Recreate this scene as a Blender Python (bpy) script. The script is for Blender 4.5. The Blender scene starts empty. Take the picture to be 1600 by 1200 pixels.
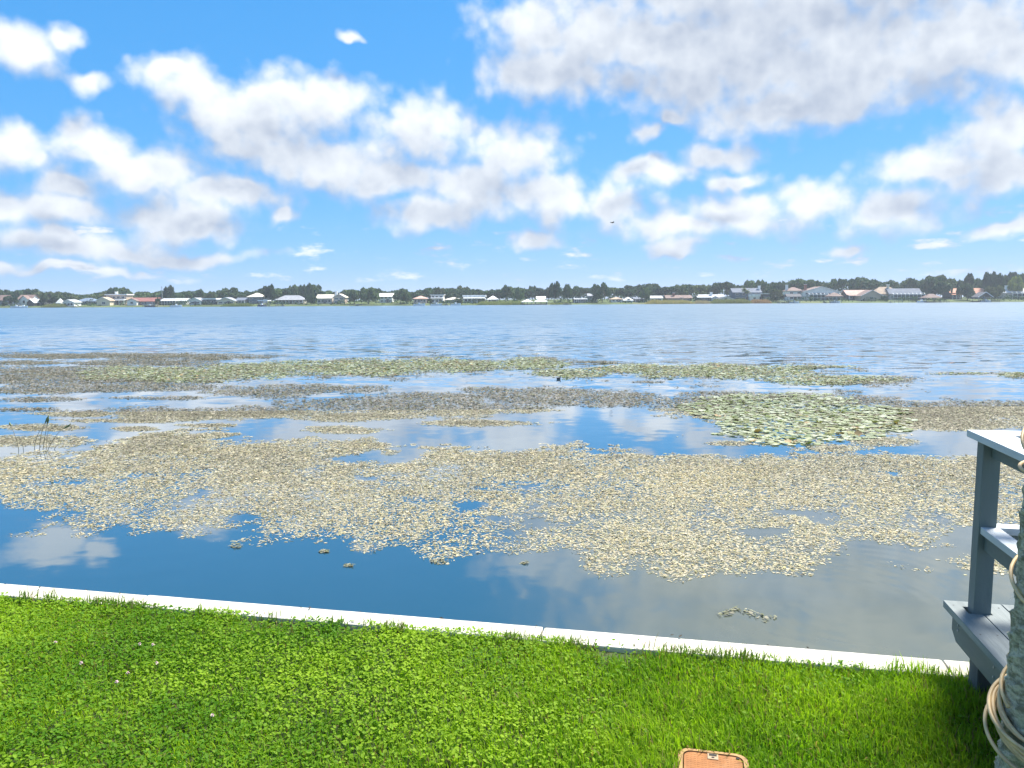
import bpy, bmesh, math, random
import numpy as np
from mathutils import Vector, Matrix

rng = np.random.default_rng(7)
random.seed(11)
scene = bpy.context.scene
COL = scene.collection
R = math.radians

# ------------------------------------------------------------------ camera
F_PX = 1202.0                        # focal length in pixels of a 1600 px wide frame
CAM = np.array([0.0, 0.0, 2.1])      # eye height above the lawn (lawn is z = 0)
PITCH, ROLL = R(6.2), R(0.34)
fw = np.array([0, math.cos(PITCH), -math.sin(PITCH)])
up0 = np.array([0, math.sin(PITCH), math.cos(PITCH)])
rt = np.array([1.0, 0, 0]) * math.cos(ROLL) - up0 * math.sin(ROLL)
upv = np.cross(rt, fw)
cam_data = bpy.data.cameras.new('camera')
cam = bpy.data.objects.new('camera', cam_data)
COL.objects.link(cam)
cam_data.sensor_width = 36.0
cam_data.lens = 36.0 * F_PX / 1600.0
cam_data.clip_end = 20000
M3 = Matrix((rt, upv, -fw)).transposed()
cam.matrix_world = Matrix.Translation(Vector(CAM)) @ M3.to_4x4()
scene.camera = cam


def ray(x, y):
    d = fw + rt * ((x - 800) / F_PX) + upv * ((600 - y) / F_PX)
    return d / np.linalg.norm(d)


def at_z(x, y, z):                   # the point at height z seen in that direction
    d = ray(x, y)
    return CAM + d * ((z - CAM[2]) / d[2])


def at_y(x, y, Y):                   # the point at distance Y across the lake
    d = ray(x, y)
    return CAM + d * (Y / d[1])


def to_px(P):
    q = P - CAM
    w = q @ fw
    return 800 + F_PX * (q @ rt) / w, 600 - F_PX * (q @ upv) / w


# ------------------------------------------------------------------ light
SUN_AZ, SUN_EL = R(52), R(58)       # azimuth clockwise from straight ahead
sun_dir = Vector((math.sin(SUN_AZ) * math.cos(SUN_EL), math.cos(SUN_AZ) * math.cos(SUN_EL), math.sin(SUN_EL)))
sl = bpy.data.lights.new('sun', 'SUN')
sl.energy = 4.6
sl.angle = R(20.0)
sl.color = (1.0, 0.95, 0.86)
so = bpy.data.objects.new('sun', sl)
so.rotation_euler = sun_dir.to_track_quat('Z', 'Y').to_euler()
so.location = (20, 0, 30)
COL.objects.link(so)

scene.view_settings.view_transform = 'Standard'
scene.view_settings.look = 'None'
scene.view_settings.gamma = 1.0
scene.view_settings.exposure = 1.27
scene.view_settings.use_curve_mapping = False
scene.cycles.use_denoising = True
scene.cycles.max_bounces = 6
scene.cycles.diffuse_bounces = 3
scene.cycles.glossy_bounces = 3
scene.cycles.transmission_bounces = 4
scene.cycles.transparent_max_bounces = 8
scene.cycles.volume_bounces = 0
scene.cycles.caustics_reflective = False
scene.cycles.caustics_refractive = False


# ------------------------------------------------------------------ node helpers
class NT:
    def __init__(self, tree):
        self.t = tree

    def n(self, kind, **kw):
        nd = self.t.nodes.new(kind)
        for k, v in kw.items():
            setattr(nd, k, v)
        return nd

    def put(self, sock, v):
        if v is None:
            return
        if hasattr(v, 'is_linked') or isinstance(v, bpy.types.NodeSocket):
            self.t.links.new(v, sock)
        else:
            sock.default_value = v

    def math(self, op, a, b=None, c=None, clamp=False):
        nd = self.n('ShaderNodeMath', operation=op, use_clamp=clamp)
        self.put(nd.inputs[0], a)
        if b is not None:
            self.put(nd.inputs[1], b)
        if c is not None:
            self.put(nd.inputs[2], c)
        return nd.outputs[0]

    def vec(self, op, a, b=None, c=None):
        nd = self.n('ShaderNodeVectorMath', operation=op)
        self.put(nd.inputs[0], a)
        if b is not None:
            if op == 'SCALE':
                self.put(nd.inputs['Scale'], b)
            else:
                self.put(nd.inputs[1], b)
        if c is not None:
            self.put(nd.inputs[2], c)
        return nd.outputs['Value'] if op in ('LENGTH', 'DOT_PRODUCT', 'DISTANCE') else nd.outputs[0]

    def xyz(self, x, y, z):
        nd = self.n('ShaderNodeCombineXYZ')
        for i, v in enumerate((x, y, z)):
            self.put(nd.inputs[i], v)
        return nd.outputs[0]

    def sep(self, v):
        nd = self.n('ShaderNodeSeparateXYZ')
        self.put(nd.inputs[0], v)
        return nd.outputs

    def noise(self, v, scale, detail=4, rough=0.55, out=0, dist=0.0):
        nd = self.n('ShaderNodeTexNoise')
        self.put(nd.inputs['Vector'], v)
        nd.inputs['Scale'].default_value = scale
        nd.inputs['Detail'].default_value = detail
        nd.inputs['Roughness'].default_value = rough
        nd.inputs['Distortion'].default_value = dist
        return nd.outputs[out]

    def ramp(self, v, a, b, c=0.0, d=1.0, kind='SMOOTHSTEP'):
        nd = self.n('ShaderNodeMapRange', interpolation_type=kind)
        self.put(nd.inputs[0], v)
        for i, q in enumerate((a, b, c, d)):
            self.put(nd.inputs[i + 1], q)
        return nd.outputs[0]

    def mix(self, f, a, b, blend='MIX'):
        nd = self.n('ShaderNodeMix', data_type='RGBA', blend_type=blend)
        self.put(nd.inputs[0], f)
        self.put(nd.inputs[6], a)
        self.put(nd.inputs[7], b)
        return nd.outputs[2]


# ------------------------------------------------------------------ sky
world = bpy.data.worlds.new('World')
scene.world = world
world.use_nodes = True
wt = world.node_tree
wt.nodes.clear()

# clouds seen over the lake: (x, y, half width, half height) in the photograph, turned
# into azimuth and elevation
CLOUDS = [
    (262, 108, 62, 32), (320, 150, 70, 58), (480, 165, 112, 58), (400, 205, 110, 55),
    (155, 215, 75, 52), (225, 265, 95, 42), (120, 282, 70, 30), (520, 262, 120, 44),
    (655, 205, 92, 62), (805, 240, 85, 60), (610, 285, 110, 34), (745, 300, 95, 40),
    (865, 312, 75, 42), (965, 322, 60, 34), (680, 338, 75, 28), (835, 375, 46, 18),
    (20, 75, 70, 42), (90, 55, 40, 22), (110, 330, 80, 30), (350, 300, 110, 22), (400, 250, 90, 30), (135, 120, 40, 18), (5, 225, 66, 46), (60, 325, 95, 40),
    (280, 335, 120, 38), (438, 338, 28, 20), (120, 385, 190, 24),
    (900, 45, 165, 75), (855, 105, 105, 58), (1090, 100, 200, 85), (1300, 110, 230, 95),
    (1500, 70, 230, 120), (1230, 175, 190, 38), (1200, 45, 270, 85), (1020, 60, 180, 70), (1330, -20, 420, 90), (1150, -140, 330, 110), (1120, -40, 260, 70), (1400, -60, 260, 80), (230, 394, 200, 13), (80, 422, 220, 9), (1500, -150, 330, 130),
    (1000, 213, 30, 20), (1040, 185, 30, 15), (545, 48, 30, 9),
    (1020, 275, 80, 24), (1130, 245, 80, 24), (1150, 335, 105, 38), (1060, 355, 90, 24),
    (1270, 312, 80, 26), (1400, 328, 110, 34), (1150, 280, 60, 16),
    (1470, 268, 130, 36), (1560, 215, 80, 60), (1565, 275, 95, 40), (1570, 356, 60, 14),
    (1050, 388, 50, 14), (1325, 383, 28, 11),
]


def azel(x, y):
    d = ray(x, y)
    return math.atan2(d[0], d[1]), math.asin(d[2])


grp = bpy.data.node_groups.new('cloud_field', 'ShaderNodeTree')
grp.interface.new_socket('P', in_out='INPUT', socket_type='NodeSocketVector')
grp.interface.new_socket('Detail', in_out='INPUT', socket_type='NodeSocketFloat')
grp.interface.new_socket('F', in_out='OUTPUT', socket_type='NodeSocketFloat')
g = NT(grp)
gi = g.n('NodeGroupInput')
go = g.n('NodeGroupOutput')
P = gi.outputs[0]
warp = g.noise(P, 7.0, 4.0, 0.6, out=1)
warp = g.vec('MULTIPLY', g.vec('SUBTRACT', warp, (0.5, 0.5, 0.5)), (0.10, 0.075, 0))
Pw = g.vec('ADD', P, warp)
acc = None
for (cx, cy, rx, ry) in CLOUDS:
    a, e = azel(cx, cy)
    a2, _ = azel(cx + rx, cy)
    _, e2 = azel(cx, cy - ry)
    ia, ie = 1.0 / abs(a2 - a), 1.0 / abs(e2 - e)
    ln = g.vec('LENGTH', g.vec('MULTIPLY_ADD', Pw, (ia, ie, 0), (-a * ia, -e * ie, 0)))
    acc = ln if acc is None else g.math('SMOOTH_MIN', acc, ln, 0.5)
px, py, pz = g.sep(P)
# beyond the frame the same kind of cloud goes on
gen = g.noise(g.vec('MULTIPLY', P, (1.0, 1.7, 1.0)), 3.3, 3.0, 0.5)
gen = g.math('MULTIPLY_ADD', gen, -7.0, 4.75)
outside = g.math('MAXIMUM', g.ramp(g.math('ABSOLUTE', px), R(33), R(43)), g.ramp(py, R(31), R(40)))
acc = g.math('ADD', g.math('MULTIPLY', acc, g.math('SUBTRACT', 1.0, outside)), g.math('MULTIPLY', gen, outside))
body = g.math('SUBTRACT', 1.24, acc)
bill = g.noise(P, 24.0, 7.0, 0.62)
body = g.math('ADD', body, g.math('MULTIPLY_ADD', bill, 1.0, -0.48))
vo = g.n('ShaderNodeTexVoronoi', feature='SMOOTH_F1', voronoi_dimensions='2D')
g.put(vo.inputs['Vector'], g.vec('ADD', P, g.vec('SCALE', warp, 0.35)))
vo.inputs['Scale'].default_value = 30.0
vo.inputs['Detail'].default_value = 1.0
vo.inputs['Smoothness'].default_value = 0.35
body = g.math('ADD', body, g.math('MULTIPLY_ADD', vo.outputs['Distance'], -0.50, 0.22))
# small torn clouds low over the horizon
low = g.noise(g.vec('MULTIPLY', P, (1.0, 3.2, 1.0)), 17.0, 4.0, 0.6)
lowm = g.math('MULTIPLY', g.ramp(py, 0.0, R(1.5)), g.ramp(py, R(5), R(8), 1.0, 0.0))
lowf = g.math('MULTIPLY', g.math('MULTIPLY_ADD', low, 4.5, -2.5), lowm)
lowf = g.math('SUBTRACT', lowf, g.math('MULTIPLY', g.math('SUBTRACT', 1.0, lowm), 2.0))
F = g.math('MAXIMUM', body, lowf)
g.put(go.inputs[0], F)

w = NT(wt)
tc = w.n('ShaderNodeTexCoord')
dx, dy, dz = w.sep(w.vec('NORMALIZE', tc.outputs['Generated']))
az = w.math('ARCTAN2', dx, dy)
el = w.math('ARCSINE', dz)
Pd = w.xyz(az, el, 0.0)


def field(p):
    nd = w.n('ShaderNodeGroup')
    nd.node_tree = grp
    w.put(nd.inputs[0], p)
    return nd.outputs[0]


F0 = field(Pd)
F1 = field(w.vec('ADD', Pd, (0.016, 0.042, 0)))
alpha = w.ramp(F0, -0.12, 0.78)
alpha = w.math('MULTIPLY', alpha, w.ramp(el, R(-0.5), R(2.5)))
lit = w.math('MULTIPLY_ADD', w.math('SUBTRACT', F0, F1), 0.72, 0.53)
lit = w.math('SUBTRACT', lit, w.ramp(F0, 0.45, 1.25, 0.0, 0.48))
lit = w.math('ADD', lit, w.ramp(F0, 0.45, 0.0, 0.0, 0.10))
fine = w.noise(Pd, 60.0, 4.0, 0.6)
lit = w.math('ADD', lit, w.math('MULTIPLY_ADD', fine, 0.18, -0.09))
lit = w.math('MINIMUM', w.math('MAXIMUM', lit, 0.0), 1.0)
CL = 4.8
ccol = w.mix(lit, (0.44 * CL, 0.51 * CL, 0.635 * CL, 1), (0.885 * CL, 0.93 * CL, 0.98 * CL, 1))
sky = w.n('ShaderNodeTexSky', sky_type='NISHITA')
sky.sun_disc = False
sky.sun_elevation = SUN_EL
sky.sun_rotation = SUN_AZ
sky.altitude = 10
sky.air_density = 1.0
sky.dust_density = 0.0
sky.ozone_density = 2.5
sr, sg, sb = w.sep(sky.outputs[0])
# the camera's vivid rendering of blue sky
tint = w.xyz(w.math('MULTIPLY', sr, 0.245),
             w.math('MULTIPLY', w.math('POWER', sg, 0.48), 1.06),
             w.math('MULTIPLY', w.math('POWER', sb, 0.35), 2.25))
scol = w.mix(alpha, tint, ccol)
bg = w.n('ShaderNodeBackground')
w.put(bg.inputs[0], scol)
bg.inputs[1].default_value = 0.1
ow = w.n('ShaderNodeOutputWorld')
w.put(ow.inputs[0], bg.outputs[0])
world.cycles.sampling_method = 'MANUAL'
world.cycles.sample_map_resolution = 512


# ------------------------------------------------------------------ mesh helpers
def link(name, me, parent=None, mat=None, loc=None):
    o = bpy.data.objects.new(name, me)
    COL.objects.link(o)
    if mat is not None and me is not None and not me.materials:
        me.materials.append(mat)
    if parent is not None:
        o.parent = parent
    if loc is not None:
        o.location = loc
    return o


def empty(name, loc=(0, 0, 0), rz=0.0, sc=None):
    o = bpy.data.objects.new(name, None)
    o.location = loc
    o.rotation_euler = (0, 0, rz)
    o.empty_display_size = 0.1
    if sc is not None:
        o.scale = sc
    COL.objects.link(o)
    return o


def tag(o, label=None, cat=None, group=None, kind=None):
    if label:
        o['label'] = label
    if cat:
        o['category'] = cat
    if group:
        o['group'] = group
    if kind:
        o['kind'] = kind
    return o


def np_mesh(name, V, faces, col=None, smooth=False, uvcol='Col'):
    """faces: list of integer arrays, each (n, k)"""
    me = bpy.data.meshes.new(name)
    V = np.asarray(V, dtype=np.float32)
    me.vertices.add(len(V))
    me.vertices.foreach_set('co', V.ravel())
    loops = np.concatenate([f.ravel() for f in faces]).astype(np.int32)
    sizes = np.concatenate([np.full(len(f), f.shape[1]) for f in faces]).astype(np.int32)
    starts = np.concatenate([[0], np.cumsum(sizes)[:-1]]).astype(np.int32)
    me.loops.add(len(loops))
    me.loops.foreach_set('vertex_index', loops)
    me.polygons.add(len(sizes))
    me.polygons.foreach_set('loop_start', starts)
    me.polygons.foreach_set('loop_total', sizes)
    if smooth:
        me.polygons.foreach_set('use_smooth', np.ones(len(sizes), dtype=bool))
    me.update(calc_edges=True)
    if col is not None:
        ca = me.color_attributes.new(uvcol, 'FLOAT_COLOR', 'POINT')
        c = np.ones((len(V), 4), dtype=np.float32)
        c[:, :3] = col
        ca.data.foreach_set('color', c.ravel())
    return me


class MB:
    """collects boxes, prisms and tubes; build() links them as one mesh object"""
    def __init__(self):
        self.v, self.f = [], []

    def add(self, vs, fs):
        k = len(self.v)
        self.v += [tuple(map(float, p)) for p in vs]
        self.f += [tuple(i + k for i in q) for q in fs]
        return self

    def box(self, x0, x1, y0, y1, z0, z1):
        return self.add([(x0, y0, z0), (x1, y0, z0), (x1, y1, z0), (x0, y1, z0),
                         (x0, y0, z1), (x1, y0, z1), (x1, y1, z1), (x0, y1, z1)],
                        [(3, 2, 1, 0), (4, 5, 6, 7), (0, 1, 5, 4), (1, 2, 6, 5), (2, 3, 7, 6), (3, 0, 4, 7)])

    def prism(self, pts, axis, a, b):
        """polygon of 2-D points pushed along an axis from a to b"""
        def p3(p, t):
            return {'x': (t, p[0], p[1]), 'y': (p[0], t, p[1]), 'z': (p[0], p[1], t)}[axis]
        n = len(pts)
        vs = [p3(p, a) for p in pts] + [p3(p, b) for p in pts]
        fs = [tuple(range(n))[::-1], tuple(range(n, 2 * n))]
        fs += [(i, (i + 1) % n, n + (i + 1) % n, n + i) for i in range(n)]
        return self.add(vs, fs)

    def tube(self, pts, rad, n=8, cap=True):
        pts = [np.array(p, dtype=float) for p in pts]
        if not hasattr(rad, '__len__'):
            rad = [rad] * len(pts)
        vs, fs = [], []
        prev = None
        for i, p in enumerate(pts):
            t = pts[min(i + 1, len(pts) - 1)] - pts[max(i - 1, 0)]
            t = t / (np.linalg.norm(t) + 1e-12)
            if prev is None:
                u = np.cross(t, (0.3, 0.9, 0.1) if abs(t[2]) > 0.8 else (0, 0, 1))
            else:
                u = prev - t * (prev @ t)
            u = u / (np.linalg.norm(u) + 1e-12)
            prev = u
            v = np.cross(t, u)
            for k in range(n):
                a = 2 * math.pi * k / n
                vs.append(p + (u * math.cos(a) + v * math.sin(a)) * rad[i])
        for i in range(len(pts) - 1):
            for k in range(n):
                a, b = i * n + k, i * n + (k + 1) % n
                fs.append((a, b, b + n, a + n))
        if cap:
            fs.append(tuple(range(n))[::-1])
            fs.append(tuple(range((len(pts) - 1) * n, len(pts) * n)))
        return self.add(vs, fs)

    def mesh(self, name, smooth=False, bevel=0.0):
        me = bpy.data.meshes.new(name)
        me.from_pydata(self.v, [], self.f)
        bm = bmesh.new()
        bm.from_mesh(me)
        bmesh.ops.recalc_face_normals(bm, faces=bm.faces)
        if bevel:
            bmesh.ops.bevel(bm, geom=bm.edges[:], offset=bevel, segments=2, affect='EDGES', profile=0.6)
        bm.to_mesh(me)
        bm.free()
        if smooth:
            for p in me.polygons:
                p.use_smooth = True
        me.update()
        return me

    def build(self, name, mat, parent=None, smooth=False, bevel=0.0, loc=None):
        return link(name, self.mesh(name, smooth, bevel), parent, mat, loc)


# numpy value noise
def _h(ix, iy, s):
    n = (ix.astype(np.int64) * 374761393 + iy.astype(np.int64) * 668265263 + s * 1442695041) & 0xffffffff
    n = ((n ^ (n >> 13)) * 1274126177) & 0xffffffff
    n = ((n ^ (n >> 16)) * 2246822519) & 0xffffffff
    return ((n ^ (n >> 15)) & 0xffff) / 65535.0


def vnoise(x, y, s=0):
    x, y = np.asarray(x, float), np.asarray(y, float)
    ix, iy = np.floor(x), np.floor(y)
    fx, fy = x - ix, y - iy
    fx, fy = fx * fx * (3 - 2 * fx), fy * fy * (3 - 2 * fy)
    a, b = _h(ix, iy, s), _h(ix + 1, iy, s)
    c, d = _h(ix, iy + 1, s), _h(ix + 1, iy + 1, s)
    return (a * (1 - fx) + b * fx) * (1 - fy) + (c * (1 - fx) + d * fx) * fy


def fbm(x, y, s=0, o=4):
    t, a, k = 0.0, 0.5, 1.0
    for i in range(o):
        t = t + a * vnoise(x * k, y * k, s + i)
        a, k = a * 0.5, k * 2.03
    return t / (1 - 0.5 ** o)


# ------------------------------------------------------------------ materials
MATS = {}


def mat(name, color, rough=0.7, spec=0.5, vary=0.0, vscale=3.0, bump=0.0, bscale=30.0, stretch=(1, 1, 1), dark=None, dscale=1.0, damt=0.5):
    m = bpy.data.materials.new(name)
    m.use_nodes = True
    n = NT(m.node_tree)
    b = m.node_tree.nodes['Principled BSDF']
    b.inputs['Roughness'].default_value = rough
    b.inputs['Specular IOR Level'].default_value = spec
    t = n.n('ShaderNodeTexCoord')
    v = n.vec('MULTIPLY', t.outputs['Object'], stretch)
    c = (*color, 1)
    col = None
    if vary:
        nz = n.noise(v, vscale, 5, 0.6)
        lo = tuple(max(0, q * (1 - vary)) for q in color) + (1,)
        hi = tuple(min(1, q * (1 + vary)) for q in color) + (1,)
        col = n.mix(n.ramp(nz, 0.3, 0.7), lo, hi)
    if dark:
        nz = n.noise(v, dscale, 6, 0.65)
        col = n.mix(n.math('MULTIPLY', n.ramp(nz, 0.52, 0.72), damt), col if col is not None else c, (*dark, 1))
    if col is None:
        b.inputs['Base Color'].default_value = c
    else:
        n.put(b.inputs['Base Color'], col)
    if bump:
        bp = n.n('ShaderNodeBump')
        bp.inputs['Strength'].default_value = bump
        bp.inputs['Distance'].default_value = 0.01
        n.put(bp.inputs['Height'], n.noise(v, bscale, 6, 0.6))
        n.put(b.inputs['Normal'], bp.outputs[0])
    MATS[name] = m
    return m


def leaf_mat(name, attr='Col', trans=0.4, rough=0.6, objcol=False, spec=0.3, vary=0.0, tcol=(1.1, 1.25, 0.5)):
    """leaf: diffuse + translucent, colour from the mesh's own colour or the object's"""
    m = bpy.data.materials.new(name)
    m.use_nodes = True
    n = NT(m.node_tree)
    b = m.node_tree.nodes['Principled BSDF']
    out = m.node_tree.nodes['Material Output']
    if objcol:
        c = n.n('ShaderNodeObjectInfo').outputs['Color']
    else:
        a = n.n('ShaderNodeAttribute')
        a.attribute_name = attr
        c = a.outputs['Color']
    if vary:
        t = n.n('ShaderNodeTexCoord')
        nz = n.noise(t.outputs['Object'], 4.0, 3, 0.6)
        c = n.mix(n.math('MULTIPLY', n.ramp(nz, 0.35, 0.65), vary), c, n.vec('MULTIPLY', c, (1.9, 1.55, 0.9)))
    n.put(b.inputs['Base Color'], c)
    b.inputs['Roughness'].default_value = rough
    b.inputs['Specular IOR Level'].default_value = spec
    tr = n.n('ShaderNodeBsdfTranslucent')
    n.put(tr.inputs[0], n.vec('MULTIPLY', c, tcol))
    mx = n.n('ShaderNodeMixShader')
    mx.inputs[0].default_value = trans
    n.put(mx.inputs[1], b.outputs[0])
    n.put(mx.inputs[2], tr.outputs[0])
    n.put(out.inputs[0], mx.outputs[0])
    MATS[name] = m
    return m


# ------------------------------------------------------------------ the lie of the land
SX = np.array([0.979, -0.2039])      # along the seawall, to the right
LK = np.array([0.2039, 0.979])       # out over the lake, square to the seawall
WALL0 = np.array(at_z(0, 907, 0.05)[:2])   # lake-side edge of the wall's cap
WATER = -0.6
SHORE = 470.0                        # far shore, metres across the lake


def wall_y(x):                       # lake-side edge of the cap
    return WALL0[1] + (x - WALL0[0]) * SX[1] / SX[0]


def shore_y(x):
    return SHORE + 5 * np.sin(x / 61.0) + 3 * np.sin(x / 23.0 + 1.0)


def land_z(x, y):                    # the far bank
    d = np.maximum(y - shore_y(x), -6.0)
    return WATER + np.where(d < 0, d * 0.25, np.minimum(0.35 + d * 0.055, 2.2 + d * 0.006))


# ------------------------------------------------------------------ lake
m = bpy.data.materials.new('lake_water')
m.use_nodes = True
n = NT(m.node_tree)
b = m.node_tree.nodes['Principled BSDF']
geo = n.n('ShaderNodeNewGeometry')
pos = geo.outputs['Position']
X, Y, Z = n.sep(pos)
breeze = n.ramp(Y, 17.0, 42.0)                       # wind ripples the open lake, the weed calms the edge
patch = n.noise(n.vec('MULTIPLY', pos, (0.02, 0.006, 1)), 1.0, 3, 0.6)
open_amp = n.math('MULTIPLY', breeze, n.ramp(patch, 0.3, 0.7, 0.6, 1.15))
w1 = n.noise(n.vec('MULTIPLY', pos, (0.55, 1.1, 0)), 1.0, 4, 0.62, out=1)
w2 = n.noise(n.vec('MULTIPLY', pos, (0.12, 0.07, 0)), 1.0, 3, 0.6, out=1)
w3 = n.noise(n.vec('MULTIPLY', pos, (2.2, 3.4, 0)), 1.0, 3, 0.55, out=1)
half = (0.5, 0.5, 0.5)
s1 = n.vec('SCALE', n.vec('MULTIPLY', n.vec('SUBTRACT', w1, half), (0.6, 1.0, 0)), n.math('MULTIPLY', open_amp, 1.0))
s2 = n.vec('SCALE', n.vec('MULTIPLY', n.vec('SUBTRACT', w2, half), (0.4, 1.0, 0)), n.math('MULTIPLY', breeze, 0.16))
s3 = n.vec('SCALE', n.vec('MULTIPLY', n.vec('SUBTRACT', w3, half), (1.0, 1.0, 0)), n.math('MULTIPLY_ADD', breeze, 0.05, 0.022))
# rings spreading from beside the deck
rc = at_z(1330, 935, WATER)
rad = n.vec('LENGTH', n.vec('SUBTRACT', n.xyz(X, Y, 0.0), (rc[0], rc[1], 0)))
ring = n.math('SINE', n.math('MULTIPLY_ADD', rad, 34.0, n.math('MULTIPLY', n.noise(pos, 1.2, 2, 0.5), 9.0)))
ringm = n.math('MULTIPLY', n.ramp(rad, 0.15, 0.6), n.ramp(rad, 1.0, 2.6, 1.0, 0.0))
dirv = n.vec('NORMALIZE', n.vec('SUBTRACT', n.xyz(X, Y, 0.0), (rc[0], rc[1], 0)))
s4 = n.vec('SCALE', dirv, n.math('MULTIPLY', n.math('MULTIPLY', ring, ringm), 0.004))
nrm = n.vec('ADD', n.vec('ADD', s1, s2), n.vec('ADD', s3, s4))
# of a rippled surface one sees mostly the slopes that face the shore
nrm = n.vec('ADD', nrm, n.vec('SCALE', (0.0, -0.055, 0.0), breeze))
nrm = n.vec('NORMALIZE', n.vec('ADD', nrm, (0, 0, 1)))
n.put(b.inputs['Normal'], nrm)
cloud_refl = n.math('MULTIPLY', n.math('MULTIPLY', n.ramp(X, -0.6, 1.8), n.ramp(Y, 7.0, 11.0, 1.0, 0.0)), n.ramp(n.noise(pos, 0.7, 4, 0.6), 0.25, 0.6, 0.5, 1.0))
shallow = n.mix(cloud_refl, (0.014, 0.052, 0.082, 1), (0.075, 0.090, 0.075, 1))  # pale cloud reflection painted into the base colour of the near-right water
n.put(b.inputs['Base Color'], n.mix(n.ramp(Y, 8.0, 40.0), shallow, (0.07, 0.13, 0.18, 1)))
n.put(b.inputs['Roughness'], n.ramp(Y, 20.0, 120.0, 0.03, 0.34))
b.inputs['IOR'].default_value = 1.33
b.inputs['Coat Weight'].default_value = 1.0
b.inputs['Coat IOR'].default_value = 1.33
n.put(b.inputs['Coat Roughness'], n.ramp(Y, 20.0, 120.0, 0.03, 0.34))
n.put(b.inputs['Coat Normal'], nrm)
b.inputs['Specular IOR Level'].default_value = 0.5
MATS['water'] = m
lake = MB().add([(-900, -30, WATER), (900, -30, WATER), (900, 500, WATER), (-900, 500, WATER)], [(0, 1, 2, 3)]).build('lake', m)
tag(lake, kind='structure')

# lake bed and the rest of the ground, out to the horizon
mat('lake_bed', (0.09, 0.085, 0.06), 0.9)
gd = MB().add([(-2500, -2500, -3.2), (2500, -2500, -3.2), (2500, 2500, -3.2), (-2500, 2500, -3.2)], [(0, 1, 2, 3)]).build('ground', MATS['lake_bed'])
tag(gd, kind='structure')

# far bank: a strip of terrain behind the far shore
mat('far_grass', (0.085, 0.115, 0.04), 0.9, 0.2, vary=0.35, vscale=0.05, dark=(0.17, 0.15, 0.08), dscale=0.03, damt=0.6)
xs = np.linspace(-900, 900, 241)
ds = np.array([-6, -2, 0, 1.0, 4, 10, 20, 35, 60, 110, 300, 900, 2000.0])
gx, gdn = np.meshgrid(xs, ds)
gx2 = gx * np.where(gdn > 300, 2.6, 1)
gy = shore_y(gx) + gdn
gz = land_z(gx, gy) + np.where((gdn > 0) & (gdn < 100), 0.25 * (fbm(gx / 12, gdn / 9, 5) - 0.5), 0)
gz = np.where(gdn > 200, 3.0, gz)
V = np.stack([gx2, gy, gz], -1).reshape(-1, 3)
nx = len(xs)
ii = (np.arange(len(ds) - 1)[:, None] * nx + np.arange(nx - 1)[None]).ravel()
fb = link('far_bank', np_mesh('far_bank', V, [np.stack([ii, ii + 1, ii + nx + 1, ii + nx], 1)], smooth=True), None, MATS['far_grass'])
tag(fb, kind='structure')

# ------------------------------------------------------------------ lawn
m = bpy.data.materials.new('lawn_soil')
m.use_nodes = True
n = NT(m.node_tree)
b = m.node_tree.nodes['Principled BSDF']
geo = n.n('ShaderNodeNewGeometry')
nz = n.noise(geo.outputs['Position'], 9.0, 6, 0.65)
n.put(b.inputs['Base Color'], n.mix(n.ramp(nz, 0.35, 0.65), (0.025, 0.050, 0.008, 1), (0.055, 0.075, 0.018, 1)))
b.inputs['Roughness'].default_value = 0.95
MATS['soil'] = m


def lawn_z(x, y):
    return 0.05 * (fbm(np.asarray(x) * 0.8, np.asarray(y) * 0.8, 31, 3) - 0.5)


CAPW = 0.20
xs = np.concatenate([[-60, -30, -15, -8], np.linspace(-6, 6, 61), [8, 15, 30, 60]])
ts = np.linspace(0, 1, 40) ** 1.5
gx, gt = np.meshgrid(xs, ts)
edge = wall_y(gx) - CAPW + 0.03
gy = edge - gt * 25
gz = np.where(gt < 0.6, lawn_z(gx, gy), 0) - 0.012
V = np.stack([gx, gy, gz], -1).reshape(-1, 3)
nx = len(xs)
ii = (np.arange(len(ts) - 1)[:, None] * nx + np.arange(nx - 1)[None]).ravel()
lawn = link('lawn', np_mesh('lawn', V, [np.stack([ii, ii + nx, ii + nx + 1, ii + 1], 1)], smooth=True), None, MATS['soil'])
tag(lawn, kind='structure')

leaf_mat('grass_blade', trans=0.45, rough=0.6, spec=0.15)


def valve_rect():
    a = at_z(1060, 1163, 0.03)[:2]
    b_ = at_z(1168, 1176, 0.03)[:2]
    return np.array(a), np.array(b_)


VA, VB = valve_rect()
VS = (VB - VA) / np.linalg.norm(VB - VA)      # across the lid
VN = np.array([VS[1], -VS[0]])                # towards the camera
VW = float(np.linalg.norm(VB - VA))
VL = 0.46
VC = VA + VS * VW / 2 + VN * VL / 2


def in_valve(x, y, pad=0.0):
    q = np.stack([x - VC[0], y - VC[1]], -1)
    return (np.abs(q @ VS) < VW / 2 + pad) & (np.abs(q @ VN) < VL / 2 + pad)


BARE = [(at_z(985, 1016, 0)[:2], 0.30), (at_z(430, 972, 0)[:2], 0.22), (at_z(560, 985, 0)[:2], 0.13)]


def lawn_points(n_, pad=-0.006):
    x = rng.uniform(-4.6, 3.4, n_)
    d = rng.uniform(0.0, 1.0, n_) * 3.3
    y = wall_y(x) - CAPW + 0.04 - d
    keep = (y > 1.9 + 0.18 * np.abs(x)) & ~in_valve(x, y, pad)
    x, y, d = x[keep], y[keep], d[keep]
    bare = np.zeros(len(x))
    for (c, r_) in BARE:
        q = np.hypot(x - c[0], (y - c[1]) * 1.6) / r_ + 0.6 * (fbm(x * 9, y * 9, 77) - 0.5)
        bare = np.maximum(bare, np.clip(1.5 - q * 1.2, 0, 1))
    return x, y, d, bare


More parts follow.
